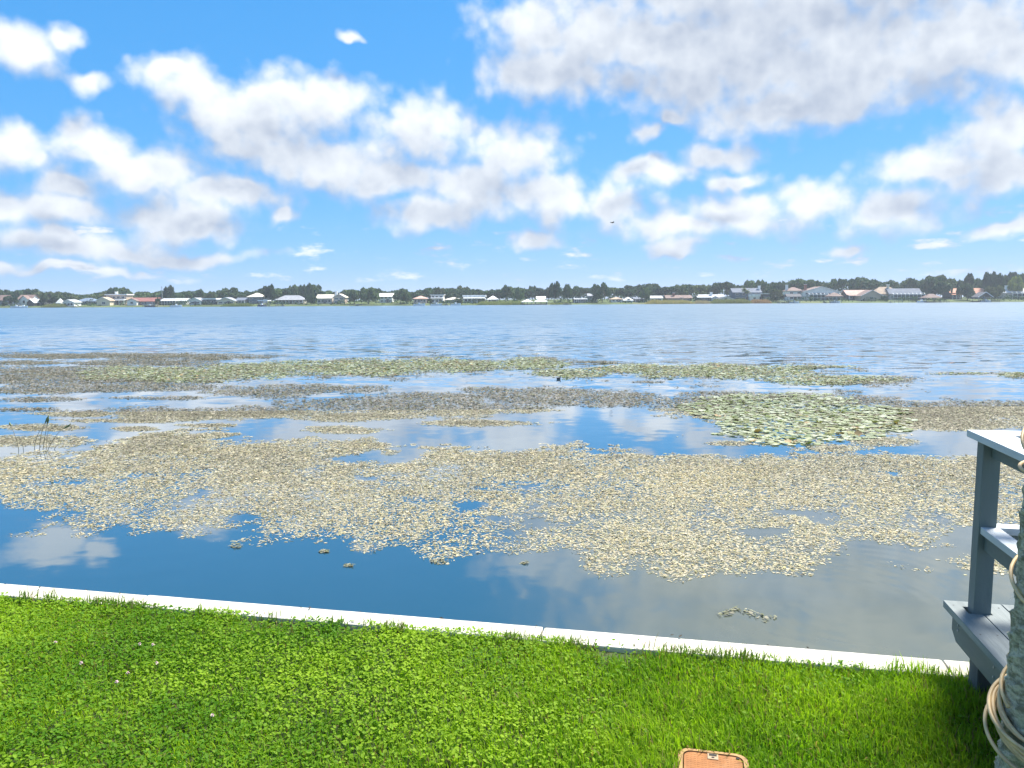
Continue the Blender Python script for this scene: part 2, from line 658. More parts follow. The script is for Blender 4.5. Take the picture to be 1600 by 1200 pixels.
def clover_amount(x, y):
    v = 0.62 - 0.42 * (x - 0.2) + 1.3 * (fbm(x * 1.1, y * 1.1, 3) - 0.5) + 0.35 * (y - 4.0)
    return np.clip(v, 0.04, 0.96)


# grass blades
x, y, d, bare = lawn_points(290000)
cl = clover_amount(x, y)
tuft = fbm(x * 4.5, y * 4.5, 12)
keep = (rng.random(len(x)) > cl * 0.52) & (rng.random(len(x)) > bare * 0.93)
x, y, d, tuft, bare, cl = [q[keep] for q in (x, y, d, tuft, bare, cl)]
N = len(x)
L = (0.042 + 0.062 * tuft) * rng.uniform(0.6, 1.35, N) * (1 - 0.35 * cl)
L *= 1 + 0.55 * np.clip(1 - d / 0.10, 0, 1) * (fbm(x * 5, y * 5, 99) > 0.5)
az_ = rng.uniform(0, 2 * np.pi, N) * 0.85 + 0.9 * fbm(x * 2, y * 2, 40)
lean = rng.uniform(0.15, 1.15, N)
wd = rng.uniform(0.0020, 0.0042, N)
ca, sa = np.cos(az_), np.sin(az_)
tw = az_ + np.pi / 2 + rng.uniform(-0.7, 0.7, N)
tx, ty = np.cos(tw) * wd, np.sin(tw) * wd
z0 = lawn_z(x, y) - 0.012
h1, o1 = L * 0.55 * np.cos(lean * 0.45), L * 0.55 * np.sin(lean * 0.45)
h2 = h1 + L * 0.45 * np.cos(lean * 1.25)
o2 = o1 + L * 0.45 * np.sin(lean * 1.25)
V = np.empty((N, 5, 3))
V[:, 0] = np.stack([x - tx, y - ty, z0], -1)
V[:, 1] = np.stack([x + tx, y + ty, z0], -1)
V[:, 2] = np.stack([x + ca * o1 + tx * .8, y + sa * o1 + ty * .8, z0 + h1], -1)
V[:, 3] = np.stack([x + ca * o1 - tx * .8, y + sa * o1 - ty * .8, z0 + h1], -1)
V[:, 4] = np.stack([x + ca * o2, y + sa * o2, z0 + h2], -1)
i5 = np.arange(N) * 5
t = rng.random(N)
pat = fbm(x * 1.3, y * 1.3, 21)
c0 = np.array([0.100, 0.235, 0.010])
c1 = np.array([0.330, 0.470, 0.026])
mixv = np.clip(0.25 + 0.55 * t + 1.7 * (pat - 0.5), 0, 1)[:, None]
c = c0 * (1 - mixv) + c1 * mixv
dry = (rng.random(N) < 0.05 + 0.10 * np.clip((fbm(x * 2.3, y * 2.3, 140) - 0.55) * 5, 0, 1) + 0.5 * bare)[:, None]
c = np.where(dry, np.array([0.27, 0.21, 0.09]) * rng.uniform(0.6, 1.2, (N, 1)), c)
colv = np.repeat(c[:, None, :], 5, 1)
me = np_mesh('grass', V.reshape(-1, 3), [np.stack([i5, i5 + 1, i5 + 2, i5 + 3], 1), np.stack([i5 + 3, i5 + 2, i5 + 4], 1)], colv.reshape(-1, 3), smooth=True)
tag(link('grass', me, None, MATS['grass_blade']), 'bright green grass blades of the lawn in front of the seawall', 'grass', kind='stuff')

# broad leaved ground cover in the lawn, thickest on the left
x, y, d, bare = lawn_points(140000)
cl = clover_amount(x, y)
keep = (rng.random(len(x)) < cl * 0.92) & (rng.random(len(x)) > bare * 0.8)
x, y, d, cl = [q[keep] for q in (x, y, d, cl)]
N = len(x)
hgt = 0.012 + 0.045 * fbm(x * 3.2, y * 3.2, 8) * rng.uniform(0.5, 1.2, N)
sz = rng.uniform(0.006, 0.0135, N)
az_ = rng.uniform(0, 2 * np.pi, N)
tilt = rng.uniform(-0.55, 0.75, N)
roll_ = rng.uniform(-0.5, 0.5, N)
prof = np.array([(0, 0, 0), (0.45, 0.55, 0.12), (1.2, 0.62, 0.10), (2.0, 0.0, -0.12), (1.2, -0.62, 0.10), (0.45, -0.55, 0.12), (1.0, 0, -0.06)])
u = np.stack([np.cos(az_) * np.cos(tilt), np.sin(az_) * np.cos(tilt), np.sin(tilt)], -1)
v = np.stack([-np.sin(az_), np.cos(az_), roll_], -1)
v /= np.linalg.norm(v, axis=1)[:, None]
wv = np.cross(u, v)
base = np.stack([x, y, lawn_z(x, y) + hgt], -1)
V = base[:, None] + sz[:, None, None] * (prof[None, :, 0:1] * u[:, None] + prof[None, :, 1:2] * v[:, None] + prof[None, :, 2:3] * wv[:, None])
i7 = np.arange(N) * 7
fs = [np.stack([i7 + 6, i7 + k, i7 + (k + 1) % 6], 1) for k in range(6)]
t = rng.random(N)
pat = fbm(x * 1.7, y * 1.7, 51)
mixv = np.clip(0.15 + 0.6 * t + 1.7 * (pat - 0.5), 0, 1)[:, None]
c = np.array([0.080, 0.200, 0.008]) * (1 - mixv) + np.array([0.30, 0.45, 0.025]) * mixv
me = np_mesh('ground_cover', V.reshape(-1, 3), fs, np.repeat(c[:, None], 7, 1).reshape(-1, 3))
tag(link('ground_cover', me, None, MATS['grass_blade']), 'broad-leaved weeds growing through the left of the lawn', 'weeds', kind='stuff')

# longer blades leaning over the seawall cap
N = 3800
x = rng.uniform(-4.6, 3.4, N)
tuf = fbm(x * 2.6, x * 0 + 3, 130)
x = x[rng.random(N) < np.clip((tuf - 0.40) * 4, 0.05, 1)]
N = len(x)
y = wall_y(x) - CAPW - rng.uniform(-0.02, 0.05, N)
L = rng.uniform(0.05, 0.13, N)
az_ = np.pi / 2 - 0.2 + rng.normal(0, 0.9, N)
lean = rng.uniform(0.2, 1.25, N)
wd = rng.uniform(0.0018, 0.0036, N)
ca, sa = np.cos(az_), np.sin(az_)
tx, ty = -sa * wd, ca * wd
h1, o1 = L * 0.55 * np.cos(lean * 0.4), L * 0.55 * np.sin(lean * 0.4)
h2, o2 = h1 + L * 0.45 * np.cos(lean * 1.2), o1 + L * 0.45 * np.sin(lean * 1.2)
V = np.empty((N, 5, 3))
V[:, 0] = np.stack([x - tx, y - ty, x * 0], -1)
V[:, 1] = np.stack([x + tx, y + ty, x * 0], -1)
V[:, 2] = np.stack([x + ca * o1 + tx * .8, y + sa * o1 + ty * .8, h1], -1)
V[:, 3] = np.stack([x + ca * o1 - tx * .8, y + sa * o1 - ty * .8, h1], -1)
V[:, 4] = np.stack([x + ca * o2, y + sa * o2, np.maximum(h2, 0.03)], -1)
i5 = np.arange(N) * 5
mixv = rng.random((N, 1))
c = np.array([0.06, 0.13, 0.02]) * (1 - mixv) + np.array([0.20, 0.28, 0.04]) * mixv
c = np.where(rng.random((N, 1)) < 0.12, np.array([0.28, 0.22, 0.11]), c)
me = np_mesh('edge_grass', V.reshape(-1, 3), [np.stack([i5, i5 + 1, i5 + 2, i5 + 3], 1), np.stack([i5 + 3, i5 + 2, i5 + 4], 1)], np.repeat(c[:, None], 5, 1).reshape(-1, 3), smooth=True)
tag(link('edge_grass', me, None, MATS['grass_blade']), 'longer grass blades leaning over the seawall cap', 'grass', kind='stuff')

# pale flowers in the weeds
mat('petal', (0.75, 0.55, 0.60), 0.7)
mat('stem_green', (0.07, 0.14, 0.03), 0.7)
fl_px = [(125, 1038), (198, 1054), (181, 1068), (217, 1008), (238, 1009), (243, 1038), (85, 1006), (330, 1120)]
fl_lab = ['pink white blossom left of the pair in the lawn weeds', 'largest pale blossom in the left lawn, above two others',
          'pale blossom just below the largest blossom in the left lawn', 'left blossom of the upper pair near the seawall',
          'right blossom of the upper pair near the seawall', 'small pink blossom right of the largest one in the lawn',
          'faint pale blossom nearest the seawall at far left', 'small pale blossom lowest in the left lawn weeds']
for (q, lab) in zip(fl_px, fl_lab):
    p = at_z(q[0], q[1], 0.05)
    r_ = empty('clover_blossom', (p[0], p[1], 0.0))
    tag(r_, lab, 'flower', 'pale blossoms in the lawn')
    MB().tube([(0, 0, 0), (0.004, 0, 0.03), (0.005, 0.002, 0.052)], 0.0012, 5).build('stalk', MATS['stem_green'], r_)
    pm = MB()
    for k in range(26):
        a, e = rng.uniform(0, 6.28), rng.uniform(-0.3, 1.5)
        u = np.array([math.cos(a) * math.cos(e), math.sin(a) * math.cos(e), math.sin(e)])
        c = np.array([0.005, 0.002, 0.056])
        s_ = np.cross(u, (0.2, 0.3, 0.9)); s_ /= np.linalg.norm(s_)
        pm.add([c + u * 0.002 - s_ * 0.0015, c + u * 0.002 + s_ * 0.0015, c + u * 0.010 + s_ * 0.002, c + u * 0.012, c + u * 0.010 - s_ * 0.002], [(0, 1, 2, 3, 4)])
    pm.build('flower_head', MATS['petal'], r_)

# ------------------------------------------------------------------ seawall
m = mat('concrete', (0.56, 0.53, 0.46), 0.9, 0.2, vary=0.16, vscale=4, bump=0.35, bscale=60, dark=(0.25, 0.22, 0.17), dscale=3.2, damt=0.6)
mat('old_concrete', (0.42, 0.40, 0.36), 0.95, 0.2, vary=0.2, vscale=4, bump=0.3, bscale=30, dark=(0.12, 0.12, 0.10), dscale=2, damt=0.7)
ang = math.atan2(SX[1], SX[0])
sw = empty('seawall', (WALL0[0], WALL0[1], 0), ang)
tag(sw, 'long pale concrete seawall with flat cap between lawn and lake', 'seawall')
joints = [-9, -5.6, -2.2, 1.25, 4.1, 6.42, 7.6, 11, 15]
for k in range(len(joints) - 1):
    a, b_ = joints[k] + 0.004, joints[k + 1] - 0.004
    dz = rng.uniform(-0.004, 0.004)
    MB().box(a, b_, -CAPW, 0.0, -0.14, 0.034 + dz).build('cap_slab', MATS['concrete'], sw, bevel=0.012)
for k in range(0, 12):
    MB().box(-9 + 2 * k + 0.01, -9 + 2 * k + 1.99, -CAPW + 0.06, -0.05, -2.6, -0.142).build('wall_panel', MATS['old_concrete'], sw)

# dry leaves and crumbs lying on the cap
mat('dead_leaf', (0.06, 0.045, 0.03), 0.9)
for (qx, qy) in [(62, 918), (135, 922), (188, 927), (470, 949), (484, 950), (563, 956), (690, 966), (838, 978), (1050, 992), (1063, 994), (1200, 1008), (1262, 1012), (8, 913)]:
    p = at_z(qx, qy, 0.045)
    s_ = rng.uniform(0.012, 0.024)
    a = rng.uniform(0, 6.28)
    o = MB().add([(-1, 0, 0), (-.3, .5, .35), (.5, .45, .1), (1, 0, .4), (.4, -.45, 0), (-.4, -.4, .3), (0, 0, -.1)],
                 [(6, 0, 1), (6, 1, 2), (6, 2, 3), (6, 3, 4), (6, 4, 5), (6, 5, 0)]).build('dead_leaf', MATS['dead_leaf'])
    o.location, o.rotation_euler, o.scale = (p[0], p[1], 0.044), (0, 0, a), (s_, s_ * 0.6, s_ * 0.8)
    tag(o, 'small dark dry leaf lying on the pale seawall cap', 'leaf', 'dry leaves on the seawall cap')

# ------------------------------------------------------------------ valve box lid in the lawn
mat('terracotta_plastic', (0.29, 0.125, 0.045), 0.8, 0.3, vary=0.18, vscale=14, bump=0.0, dark=(0.30, 0.20, 0.11), dscale=6, damt=0.5)
mat('faded_rim', (0.33, 0.20, 0.09), 0.8, 0.3, vary=0.2, vscale=12, dark=(0.25, 0.16, 0.08), dscale=9, damt=0.6)
mat('black_slot', (0.015, 0.014, 0.013), 0.8)
mat('scuffed_latch', (0.34, 0.24, 0.15), 0.7)


def rrect(w_, l_, r_, n_=6):
    pts = []
    for (cx, cy, a0) in ((w_ / 2 - r_, l_ / 2 - r_, 0), (-w_ / 2 + r_, l_ / 2 - r_, 90), (-w_ / 2 + r_, -l_ / 2 + r_, 180), (w_ / 2 - r_, -l_ / 2 + r_, 270)):
        for k in range(n_ + 1):
            a = R(a0 + 90 * k / n_)
            pts.append((cx + r_ * math.cos(a), cy + r_ * math.sin(a)))
    return pts


vb = empty('valve_box', (VC[0], VC[1], -0.012), math.atan2(VS[1], VS[0]))
tag(vb, 'orange brown irrigation valve box lid set in the grass', 'valve box')
o_, i_ = rrect(VW, VL, 0.055), rrect(VW - 0.042, VL - 0.042, 0.042)
nn = len(o_)
rm = MB()
rm.add([(p[0], p[1], -0.06) for p in o_] + [(p[0], p[1], 0.030) for p in o_] + [(p[0], p[1], 0.033) for p in i_] + [(p[0], p[1], -0.06) for p in i_],
       [(k, (k + 1) % nn, nn + (k + 1) % nn, nn + k) for k in range(nn)] +
       [(nn + k, nn + (k + 1) % nn, 2 * nn + (k + 1) % nn, 2 * nn + k) for k in range(nn)] +
       [(2 * nn + k, 2 * nn + (k + 1) % nn, 3 * nn + (k + 1) % nn, 3 * nn + k) for k in range(nn)])
rm.build('rim', MATS['faded_rim'], vb)
lidp = rrect(VW - 0.052, VL - 0.052, 0.038)
lid = MB().prism(lidp, 'z', -0.02, 0.029).build('lid', MATS['terracotta_plastic'], vb, bevel=0.0015)
# raised tread on the lid
tr = MB()
px_, py_ = 15, 26
for i in range(px_):
    for j in range(py_):
        cx = (i - (px_ - 1) / 2) * (VW - 0.085) / (px_ - 1)
        cy = (j - (py_ - 1) / 2) * (VL - 0.085) / (py_ - 1)
        if abs(cx) < 0.028 and cy > VL / 2 - 0.075:
            continue
        tr.box(cx - 0.0055, cx + 0.0055, cy - 0.0045, cy + 0.0045, 0.0288, 0.0297)
tr.build('tread', MATS['terracotta_plastic'], lid)
ly = VL / 2 - 0.040
lt = MB().box(-0.024, 0.024, ly - 0.030, ly + 0.014, 0.0292, 0.0325).build('latch', MATS['scuffed_latch'], vb, bevel=0.001)
MB().box(-0.017, 0.017, ly - 0.006, ly + 0.010, 0.0327, 0.0335).build('slot', MATS['black_slot'], lt)
MB().prism([(0.007 * math.cos(k), -0.017 + ly + 0.005 * math.sin(k)) for k in np.linspace(0, 6.283, 12, endpoint=False)], 'z', 0.0327, 0.0337).build('bolt_hole', MATS['black_slot'], lt)
MB().prism([(VW / 2 - 0.045 + 0.008 * math.cos(k), ly + 0.006 * math.sin(k)) for k in np.linspace(0, 6.283, 12, endpoint=False)], 'z', 0.0292, 0.0333).build('corner_chip', MATS['black_slot'], vb)

# ------------------------------------------------------------------ deck on the right
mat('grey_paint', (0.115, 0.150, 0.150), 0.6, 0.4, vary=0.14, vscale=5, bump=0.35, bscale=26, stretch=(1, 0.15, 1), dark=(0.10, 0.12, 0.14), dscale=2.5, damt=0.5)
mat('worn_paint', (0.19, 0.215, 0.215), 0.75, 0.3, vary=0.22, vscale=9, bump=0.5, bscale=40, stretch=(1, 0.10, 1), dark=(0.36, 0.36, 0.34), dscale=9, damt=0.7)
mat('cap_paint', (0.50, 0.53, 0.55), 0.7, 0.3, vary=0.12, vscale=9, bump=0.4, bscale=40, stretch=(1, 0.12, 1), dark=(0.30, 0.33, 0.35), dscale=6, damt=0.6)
mat('post_paint', (0.115, 0.155, 0.158), 0.6, 0.4, vary=0.12, vscale=5, bump=0.3, bscale=26, stretch=(1, 1, 0.12), dark=(0.10, 0.13, 0.15), dscale=3, damt=0.5)
mat('weathered_support', (0.11, 0.12, 0.12), 0.9, 0.2, vary=0.3, vscale=6, bump=0.4, bscale=20, stretch=(1, 1, 0.2), dark=(0.22, 0.17, 0.11), dscale=4, damt=0.7)
mat('steel', (0.35, 0.35, 0.35), 0.4)

D0 = at_z(1474, 938, 0.41)
dk = empty('lakeside_deck', (D0[0], D0[1], 0), ang)
tag(dk, 'blue grey painted wooden deck with railing at the seawall', 'deck')


def dloc(x, y, z=0.0):               # deck coordinates to world
    return np.array([D0[0] + SX[0] * x + LK[0] * y, D0[1] + SX[1] * x + LK[1] * y, z])


PX0, PX1, PY0, PY1 = 0.094, 0.180, -0.172, -0.086      # rail post
ZT, ZB = 0.41, 0.372
# deck boards run out towards the lake
bw, gap = 0.141, 0.006
g_ = 0.008
for k in range(17):
    a = k * (bw + gap)
    b_ = a + bw
    y1 = 0.0 + rng.uniform(-0.004, 0.004)
    z1 = ZT + rng.uniform(-0.0015, 0.0015)
    if a < PX1 and b_ > PX0:         # notched round the post
        if k == 0:
            pts = [(a, -3.2), (b_, -3.2), (b_, PY0 - 0.003), (PX0 - 0.022, PY0 - 0.003), (PX0 - 0.022, PY1 + g_), (b_, PY1 + g_), (b_, y1), (a, y1)]
        else:
            pts = [(a, -3.2), (b_, -3.2), (b_, y1), (a, y1), (a, PY1 + g_), (PX1 + g_, PY1 + g_), (PX1 + g_, PY0 - 0.003), (a, PY0 - 0.003)]
        mb = MB().prism(pts, 'z', ZB, z1)
    else:
        mb = MB().box(a, b_, -3.2, y1, ZB, z1)
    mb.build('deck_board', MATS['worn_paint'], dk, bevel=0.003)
mat('screw_head', (0.05, 0.05, 0.05), 0.5)
scr = MB().prism([(0.0045 * math.cos(a), 0.0045 * math.sin(a)) for a in np.linspace(0, 6.283, 8, endpoint=False)], 'z', -0.002, 0.0012).mesh('screw')
scr.materials.append(MATS['screw_head'])
for k in range(5):
    for yy in (-0.065, -0.45, -0.90, -1.35):
        for dx_ in (0.03, 0.11):
            sx_ = k * (bw + gap) + dx_
            if not (PX0 - 0.03 < sx_ < PX1 + 0.01 and yy > -0.2):
                link('screw', scr, dk, loc=(sx_, yy + rng.uniform(-.006, .006), ZT + 0.001))
fz0 = ZB - 0.150
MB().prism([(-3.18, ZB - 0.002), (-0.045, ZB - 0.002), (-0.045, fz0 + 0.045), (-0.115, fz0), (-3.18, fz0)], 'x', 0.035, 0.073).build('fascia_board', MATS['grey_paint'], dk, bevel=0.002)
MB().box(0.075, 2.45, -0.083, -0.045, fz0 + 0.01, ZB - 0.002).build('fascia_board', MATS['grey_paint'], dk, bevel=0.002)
for k in range(5):
    MB().box(0.5 + k * 0.45, 0.538 + k * 0.45, -3.1, -0.086, fz0 + 0.01, ZB - 0.003).build('joist', MATS['weathered_support'], dk)
for (bx, by) in ((0.11, -2.2), (2.3, -0.35), (2.3, -2.2)):
    MB().box(bx, bx + 0.1, by, by + 0.1, -0.2, ZB - 0.004).build('support_post', MATS['weathered_support'], dk)
MB().box(0.078, 0.078 + 0.115, -0.315, -0.200, -0.2, ZB - 0.004).build('support_post', MATS['weathered_support'], dk, bevel=0.003)
cc = dloc(0.052, -0.048)
ZC = float(at_y(1514, 671, cc[1])[2])          # top of the rail cap
# posts
for (qx, qy) in ((PX0, PY0), (PX0, -2.0), (2.2, PY0)):
    MB().box(qx, qx + 0.086, qy, qy + 0.086, fz0 + 0.01 if qx == PX0 and qy == PY0 else ZT, ZC - 0.040).build('rail_post', MATS['post_paint'], dk, bevel=0.004)
CW = 0.165
# caps, mitred at the corner
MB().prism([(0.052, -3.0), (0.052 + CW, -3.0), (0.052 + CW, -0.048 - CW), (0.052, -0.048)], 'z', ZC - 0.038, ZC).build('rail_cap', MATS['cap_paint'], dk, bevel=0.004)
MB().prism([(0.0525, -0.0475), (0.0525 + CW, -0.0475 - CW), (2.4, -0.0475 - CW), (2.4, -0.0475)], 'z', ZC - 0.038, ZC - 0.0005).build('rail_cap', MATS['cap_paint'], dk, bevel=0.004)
# rails under the caps
MB().box(PX0 + 0.040, PX0 + 0.078, -3.0, PY0 - 0.001, ZC - 0.128, ZC - 0.040).build('top_rail', MATS['grey_paint'], dk, bevel=0.003)
MB().box(PX1 + 0.001, 2.2, PY0 + 0.02, PY0 + 0.058, ZC - 0.128, ZC - 0.040).build('top_rail', MATS['grey_paint'], dk, bevel=0.003)
mp = dloc(PX0, PY0)
ZM = float(at_y(1532, 823, mp[1])[2])
MB().box(PX0 + 0.008, PX0 + 0.098, -3.0, PY0 - 0.001, ZM - 0.038, ZM).build('middle_rail_top', MATS['cap_paint'], dk, bevel=0.003)
MB().box(PX0 + 0.030, PX0 + 0.068, -3.0, PY0 - 0.0015, ZM - 0.128, ZM - 0.039).build('middle_rail', MATS['grey_paint'], dk, bevel=0.003)
MB().box(PX1 + 0.001, 2.2, PY0 - 0.005, PY0 + 0.085, ZM - 0.038, ZM - 0.0006).build('middle_rail_top', MATS['cap_paint'], dk, bevel=0.003)
MB().box(PX1 + 0.0015, 2.2, PY0 + 0.02, PY0 + 0.058, ZM - 0.128, ZM - 0.039).build('middle_rail', MATS['grey_paint'], dk, bevel=0.003)
for (yy, zz) in ((-0.14, ZB - 0.045), (-0.14, ZB - 0.075), (-0.62, ZB - 0.05), (-0.62, ZB - 0.1)):
    MB().prism([(yy + 0.006 * math.cos(a), zz + 0.006 * math.sin(a)) for a in np.linspace(0, 6.283, 10, endpoint=False)], 'x', 0.031, 0.036).build('screw', MATS['steel'], dk)

# ------------------------------------------------------------------ palm trunk with cable
TY = 2.75


def trunk_r(z):
    z = np.asarray(z, float)
    return 0.150 - 0.010 * np.clip(z, 0, 4) + 0.07 * np.exp(-np.clip(z, 0, 9) * 6)


eA, eB = at_y(1585, 1100, TY), at_y(1622, 735, TY)
slope = (eB[0] + trunk_r(eB[2]) - eA[0] - trunk_r(eA[2])) / (eB[2] - eA[2])


def trunk_c(z):
    z = np.asarray(z, float)
    return np.stack([eA[0] + trunk_r(0.6) + slope * (z - eA[2]), TY + 0.02 * z, z], -1)


m = bpy.data.materials.new('palm_bark')
m.use_nodes = True
n = NT(m.node_tree)
b = m.node_tree.nodes['Principled BSDF']
t = n.n('ShaderNodeTexCoord')
n1 = n.noise(n.vec('MULTIPLY', t.outputs['Object'], (1, 1, 2.2)), 16, 6, 0.7)
n2 = n.noise(n.vec('MULTIPLY', t.outputs['Object'], (1, 1, 0.35)), 70, 5, 0.65)
n3 = n.noise(t.outputs['Object'], 6, 4, 0.6)
c = n.mix(n.ramp(n1, 0.38, 0.62), (0.20, 0.19, 0.135, 1), (0.58, 0.55, 0.43, 1))
c = n.mix(n.math('MULTIPLY', n.ramp(n3, 0.5, 0.7), 0.65), c, (0.32, 0.35, 0.20, 1))
c = n.mix(n.math('MULTIPLY', n.ramp(n2, 0.55, 0.75), 0.7), c, (0.06, 0.06, 0.05, 1))
n.put(b.inputs['Base Color'], c)
b.inputs['Roughness'].default_value = 0.95
bp = n.n('ShaderNodeBump')
bp.inputs['Strength'].default_value = 0.9
bp.inputs['Distance'].default_value = 0.012
n.put(bp.inputs['Height'], n.math('ADD', n2, n1))
n.put(b.inputs['Normal'], bp.outputs[0])
zs = np.concatenate([np.linspace(-0.1, 2.4, 330), np.linspace(2.45, 6.0, 60)])
nt_ = 110
th = np.linspace(0, 2 * np.pi, nt_, endpoint=False)
gz, gt = np.meshgrid(zs, th, indexing='ij')
ringz = gz * 11.0 + 1.3 * fbm(gt * 1.3 + 9, gz * 2.0, 61) + 0.5 * np.sin(gt)
saw = ringz - np.floor(ringz)
rr = trunk_r(gz) + 0.010 * (saw ** 3) - 0.004 + 0.016 * (fbm(np.cos(gt) * 6 + 20, gz * 14 + np.sin(gt) * 6, 62) - 0.5) + 0.010 * (fbm(np.cos(gt) * 22 + 40, gz * 40 + np.sin(gt) * 22, 64, 3) - 0.5)
ctr = trunk_c(gz)
V = ctr + np.stack([np.cos(gt) * rr, np.sin(gt) * rr, np.zeros_like(rr)], -1)
ii, jj = np.meshgrid(np.arange(len(zs) - 1), np.arange(nt_), indexing='ij')
a = (ii * nt_ + jj).ravel(); b2 = (ii * nt_ + (jj + 1) % nt_).ravel()
tk = empty('palm_tree', (float(trunk_c(0)[0]), TY, 0))
tag(tk, 'rough grey green palm trunk at the right edge beside the deck', 'palm')
to = link('trunk', np_mesh('trunk', V.reshape(-1, 3) - np.array([float(trunk_c(0)[0]), TY, 0]), [np.stack([a, b2, b2 + nt_, a + nt_], 1)], smooth=True), tk, m)
# torn fibres
fbv = MB()
for k in range(420):
    z = rng.uniform(0.25, 1.9)
    a_ = rng.uniform(np.pi * 0.55, np.pi * 1.75)
    c0_ = trunk_c(z) - np.array([float(trunk_c(0)[0]), TY, 0])
    r0 = float(trunk_r(z)) + 0.002
    dirv_ = np.array([math.cos(a_), math.sin(a_), 0])
    p0 = c0_ + dirv_ * r0
    ln = rng.uniform(0.012, 0.035)
    p1 = p0 + dirv_ * ln * rng.uniform(0.2, 0.6) + np.array([rng.normal(0, .3), rng.normal(0, .3), rng.uniform(-1, 1)]) * ln
    s_ = np.cross(p1 - p0, dirv_); s_ = s_ / (np.linalg.norm(s_) + 1e-9) * 0.0012
    fbv.add([p0 - s_, p0 + s_, p1], [(0, 1, 2)])
mat('fibre', (0.36, 0.37, 0.32), 0.9)
tag(fbv.build('fibres', MATS['fibre'], tk), kind='stuff')

# cable wound round the trunk
mat('cable_sheath', (0.62, 0.45, 0.24), 0.5, 0.4, vary=0.15, vscale=12, dark=(0.30, 0.20, 0.12), dscale=8, damt=0.6)
cb = empty('cable', (float(trunk_c(0)[0]), TY, 0))
tag(cb, 'tan cable wound and coiled around the palm trunk', 'cable')
og = np.array([float(trunk_c(0)[0]), TY, 0])


def edge_z(py):
    return float(at_y(1570, py, TY)[2])


def coil_point(phi, z, off):
    # phi counted from the trunk's left edge, towards the camera
    a_ = math.pi + phi
    c_ = trunk_c(z)
    r_ = float(trunk_r(z)) + off
    return c_ + np.array([math.cos(a_) * r_, math.sin(a_) * r_, 0]) - og


zc = edge_z(1128)
for k in range(7):
    off = 0.014 + 0.010 * (k % 3) + rng.uniform(0, 0.008)
    ph0 = rng.uniform(0, 6.28)
    dz = [0.03, 0.012, -0.004, -0.02, -0.04, -0.065, 0.02][k]
    tl = [0.075, 0.085, 0.08, 0.09, 0.10, 0.10, 0.06][k]
    pts = []
    for q in np.linspace(0, 2 * math.pi, 61):
        z = zc + dz - tl * math.sin(q) - 0.02 * math.cos(q) + 0.008 * math.sin(2 * q + ph0)
        pts.append(coil_point(q, z, off + 0.022 * max(0, math.cos(q)) * (k % 2)))
    MB().tube(pts, 0.0072, 8, cap=False).build('cable_loop', MATS['cable_sheath'], cb, smooth=True)
keys = [edge_z(q) for q in (1108, 932, 742, 716, 520, 330, 150)]
pts = []
for k in range(len(keys) - 1):
    for q in np.linspace(0, 1, 40, endpoint=False):
        # climbing as it goes round behind
        z = keys[k] + (keys[k + 1] - keys[k]) * (q ** 0.9)
        pts.append(coil_point(-2 * math.pi * q, z, 0.012 + 0.006 * math.sin(9 * q)))
MB().tube(pts, 0.0070, 8).build('climbing_strand', MATS['cable_sheath'], cb, smooth=True)

# ------------------------------------------------------------------ floating weed
Y_LOW = np.array([(-200, 800), (0, 812), (100, 836), (200, 844), (300, 836), (400, 824), (500, 836), (560, 856), (620, 868), (680, 880), (720, 866), (780, 862), (880, 872), (925, 908), (960, 895), (1000, 876), (1060, 914), (1120, 886), (1200, 892), (1240, 908), (1300, 876), (1350, 862), (1400, 888), (1450, 898), (1520, 905), (1700, 910)], float)
Y_UP = np.array([(-200, 705), (0, 706), (100, 705), (160, 695), (220, 684), (300, 672), (340, 666), (420, 684), (480, 678), (560, 684), (640, 704), (720, 700), (900, 698), (1000, 704), (1150, 710), (1250, 712), (1330, 702), (1420, 704), (1500, 712), (1700, 716)], float)
HOLES = [(610, 716, 90, 15, 1.0), (85, 752, 80, 10, 0.8), (650, 782, 60, 9, 1.1), (560, 748, 40, 6, .8), (385, 808, 40, 6, .8), (1420, 815, 80, 16, .7),
         (1470, 862, 90, 26, 0.9), (1230, 800, 46, 9, .7), (1400, 740, 22, 7, 1.0), (20, 800, 120, 26, .8), (760, 765, 30, 5, .6), (1180, 830, 60, 10, .5), (730, 790, 40, 10, .7),
         (250, 712, 80, 5, 0.5), (1540, 770, 90, 20, .5), (1560, 842, 80, 30, .6)]
BROWN = [(150, 556, 170, 4.5), (300, 557, 115, 4), (40, 567, 55, 3), (230, 567, 125, 5), (60, 580, 110, 7), (100, 593, 170, 11), (180, 604, 170, 7), (40, 610, 90, 5), (60, 624, 70, 3), (20, 640, 60, 3),
         (420, 613, 95, 8), (490, 608, 90, 8), (250, 622, 70, 2.5), (120, 646, 75, 5), (300, 647, 150, 10), (200, 657, 90, 3), (400, 645, 120, 9), (215, 670, 30, 3),
         (600, 632, 130, 13), (680, 622, 90, 9), (735, 640, 80, 12), (560, 650, 100, 7), (770, 611, 50, 6), (750, 661, 90, 5), (540, 672, 60, 6), (330, 665, 40, 3),
         (870, 620, 140, 13), (960, 628, 70, 9), (820, 640, 50, 6), (1100, 634, 75, 14), (1120, 615, 65, 4), (1200, 622, 90, 7), (1350, 628, 105, 9), (1450, 645, 140, 18), (1560, 640, 120, 15), (1500, 662, 110, 10), (1620, 660, 60, 14),
         (1140, 693, 45, 4), (1310, 700, 60, 6), (1380, 690, 60, 8), (20, 690, 110, 9), (60, 668, 60, 5), (1330, 598, 60, 3), (930, 566, 40, 1.8), (1010, 597, 30, 1.6), (475, 603, 20, 1.5)]
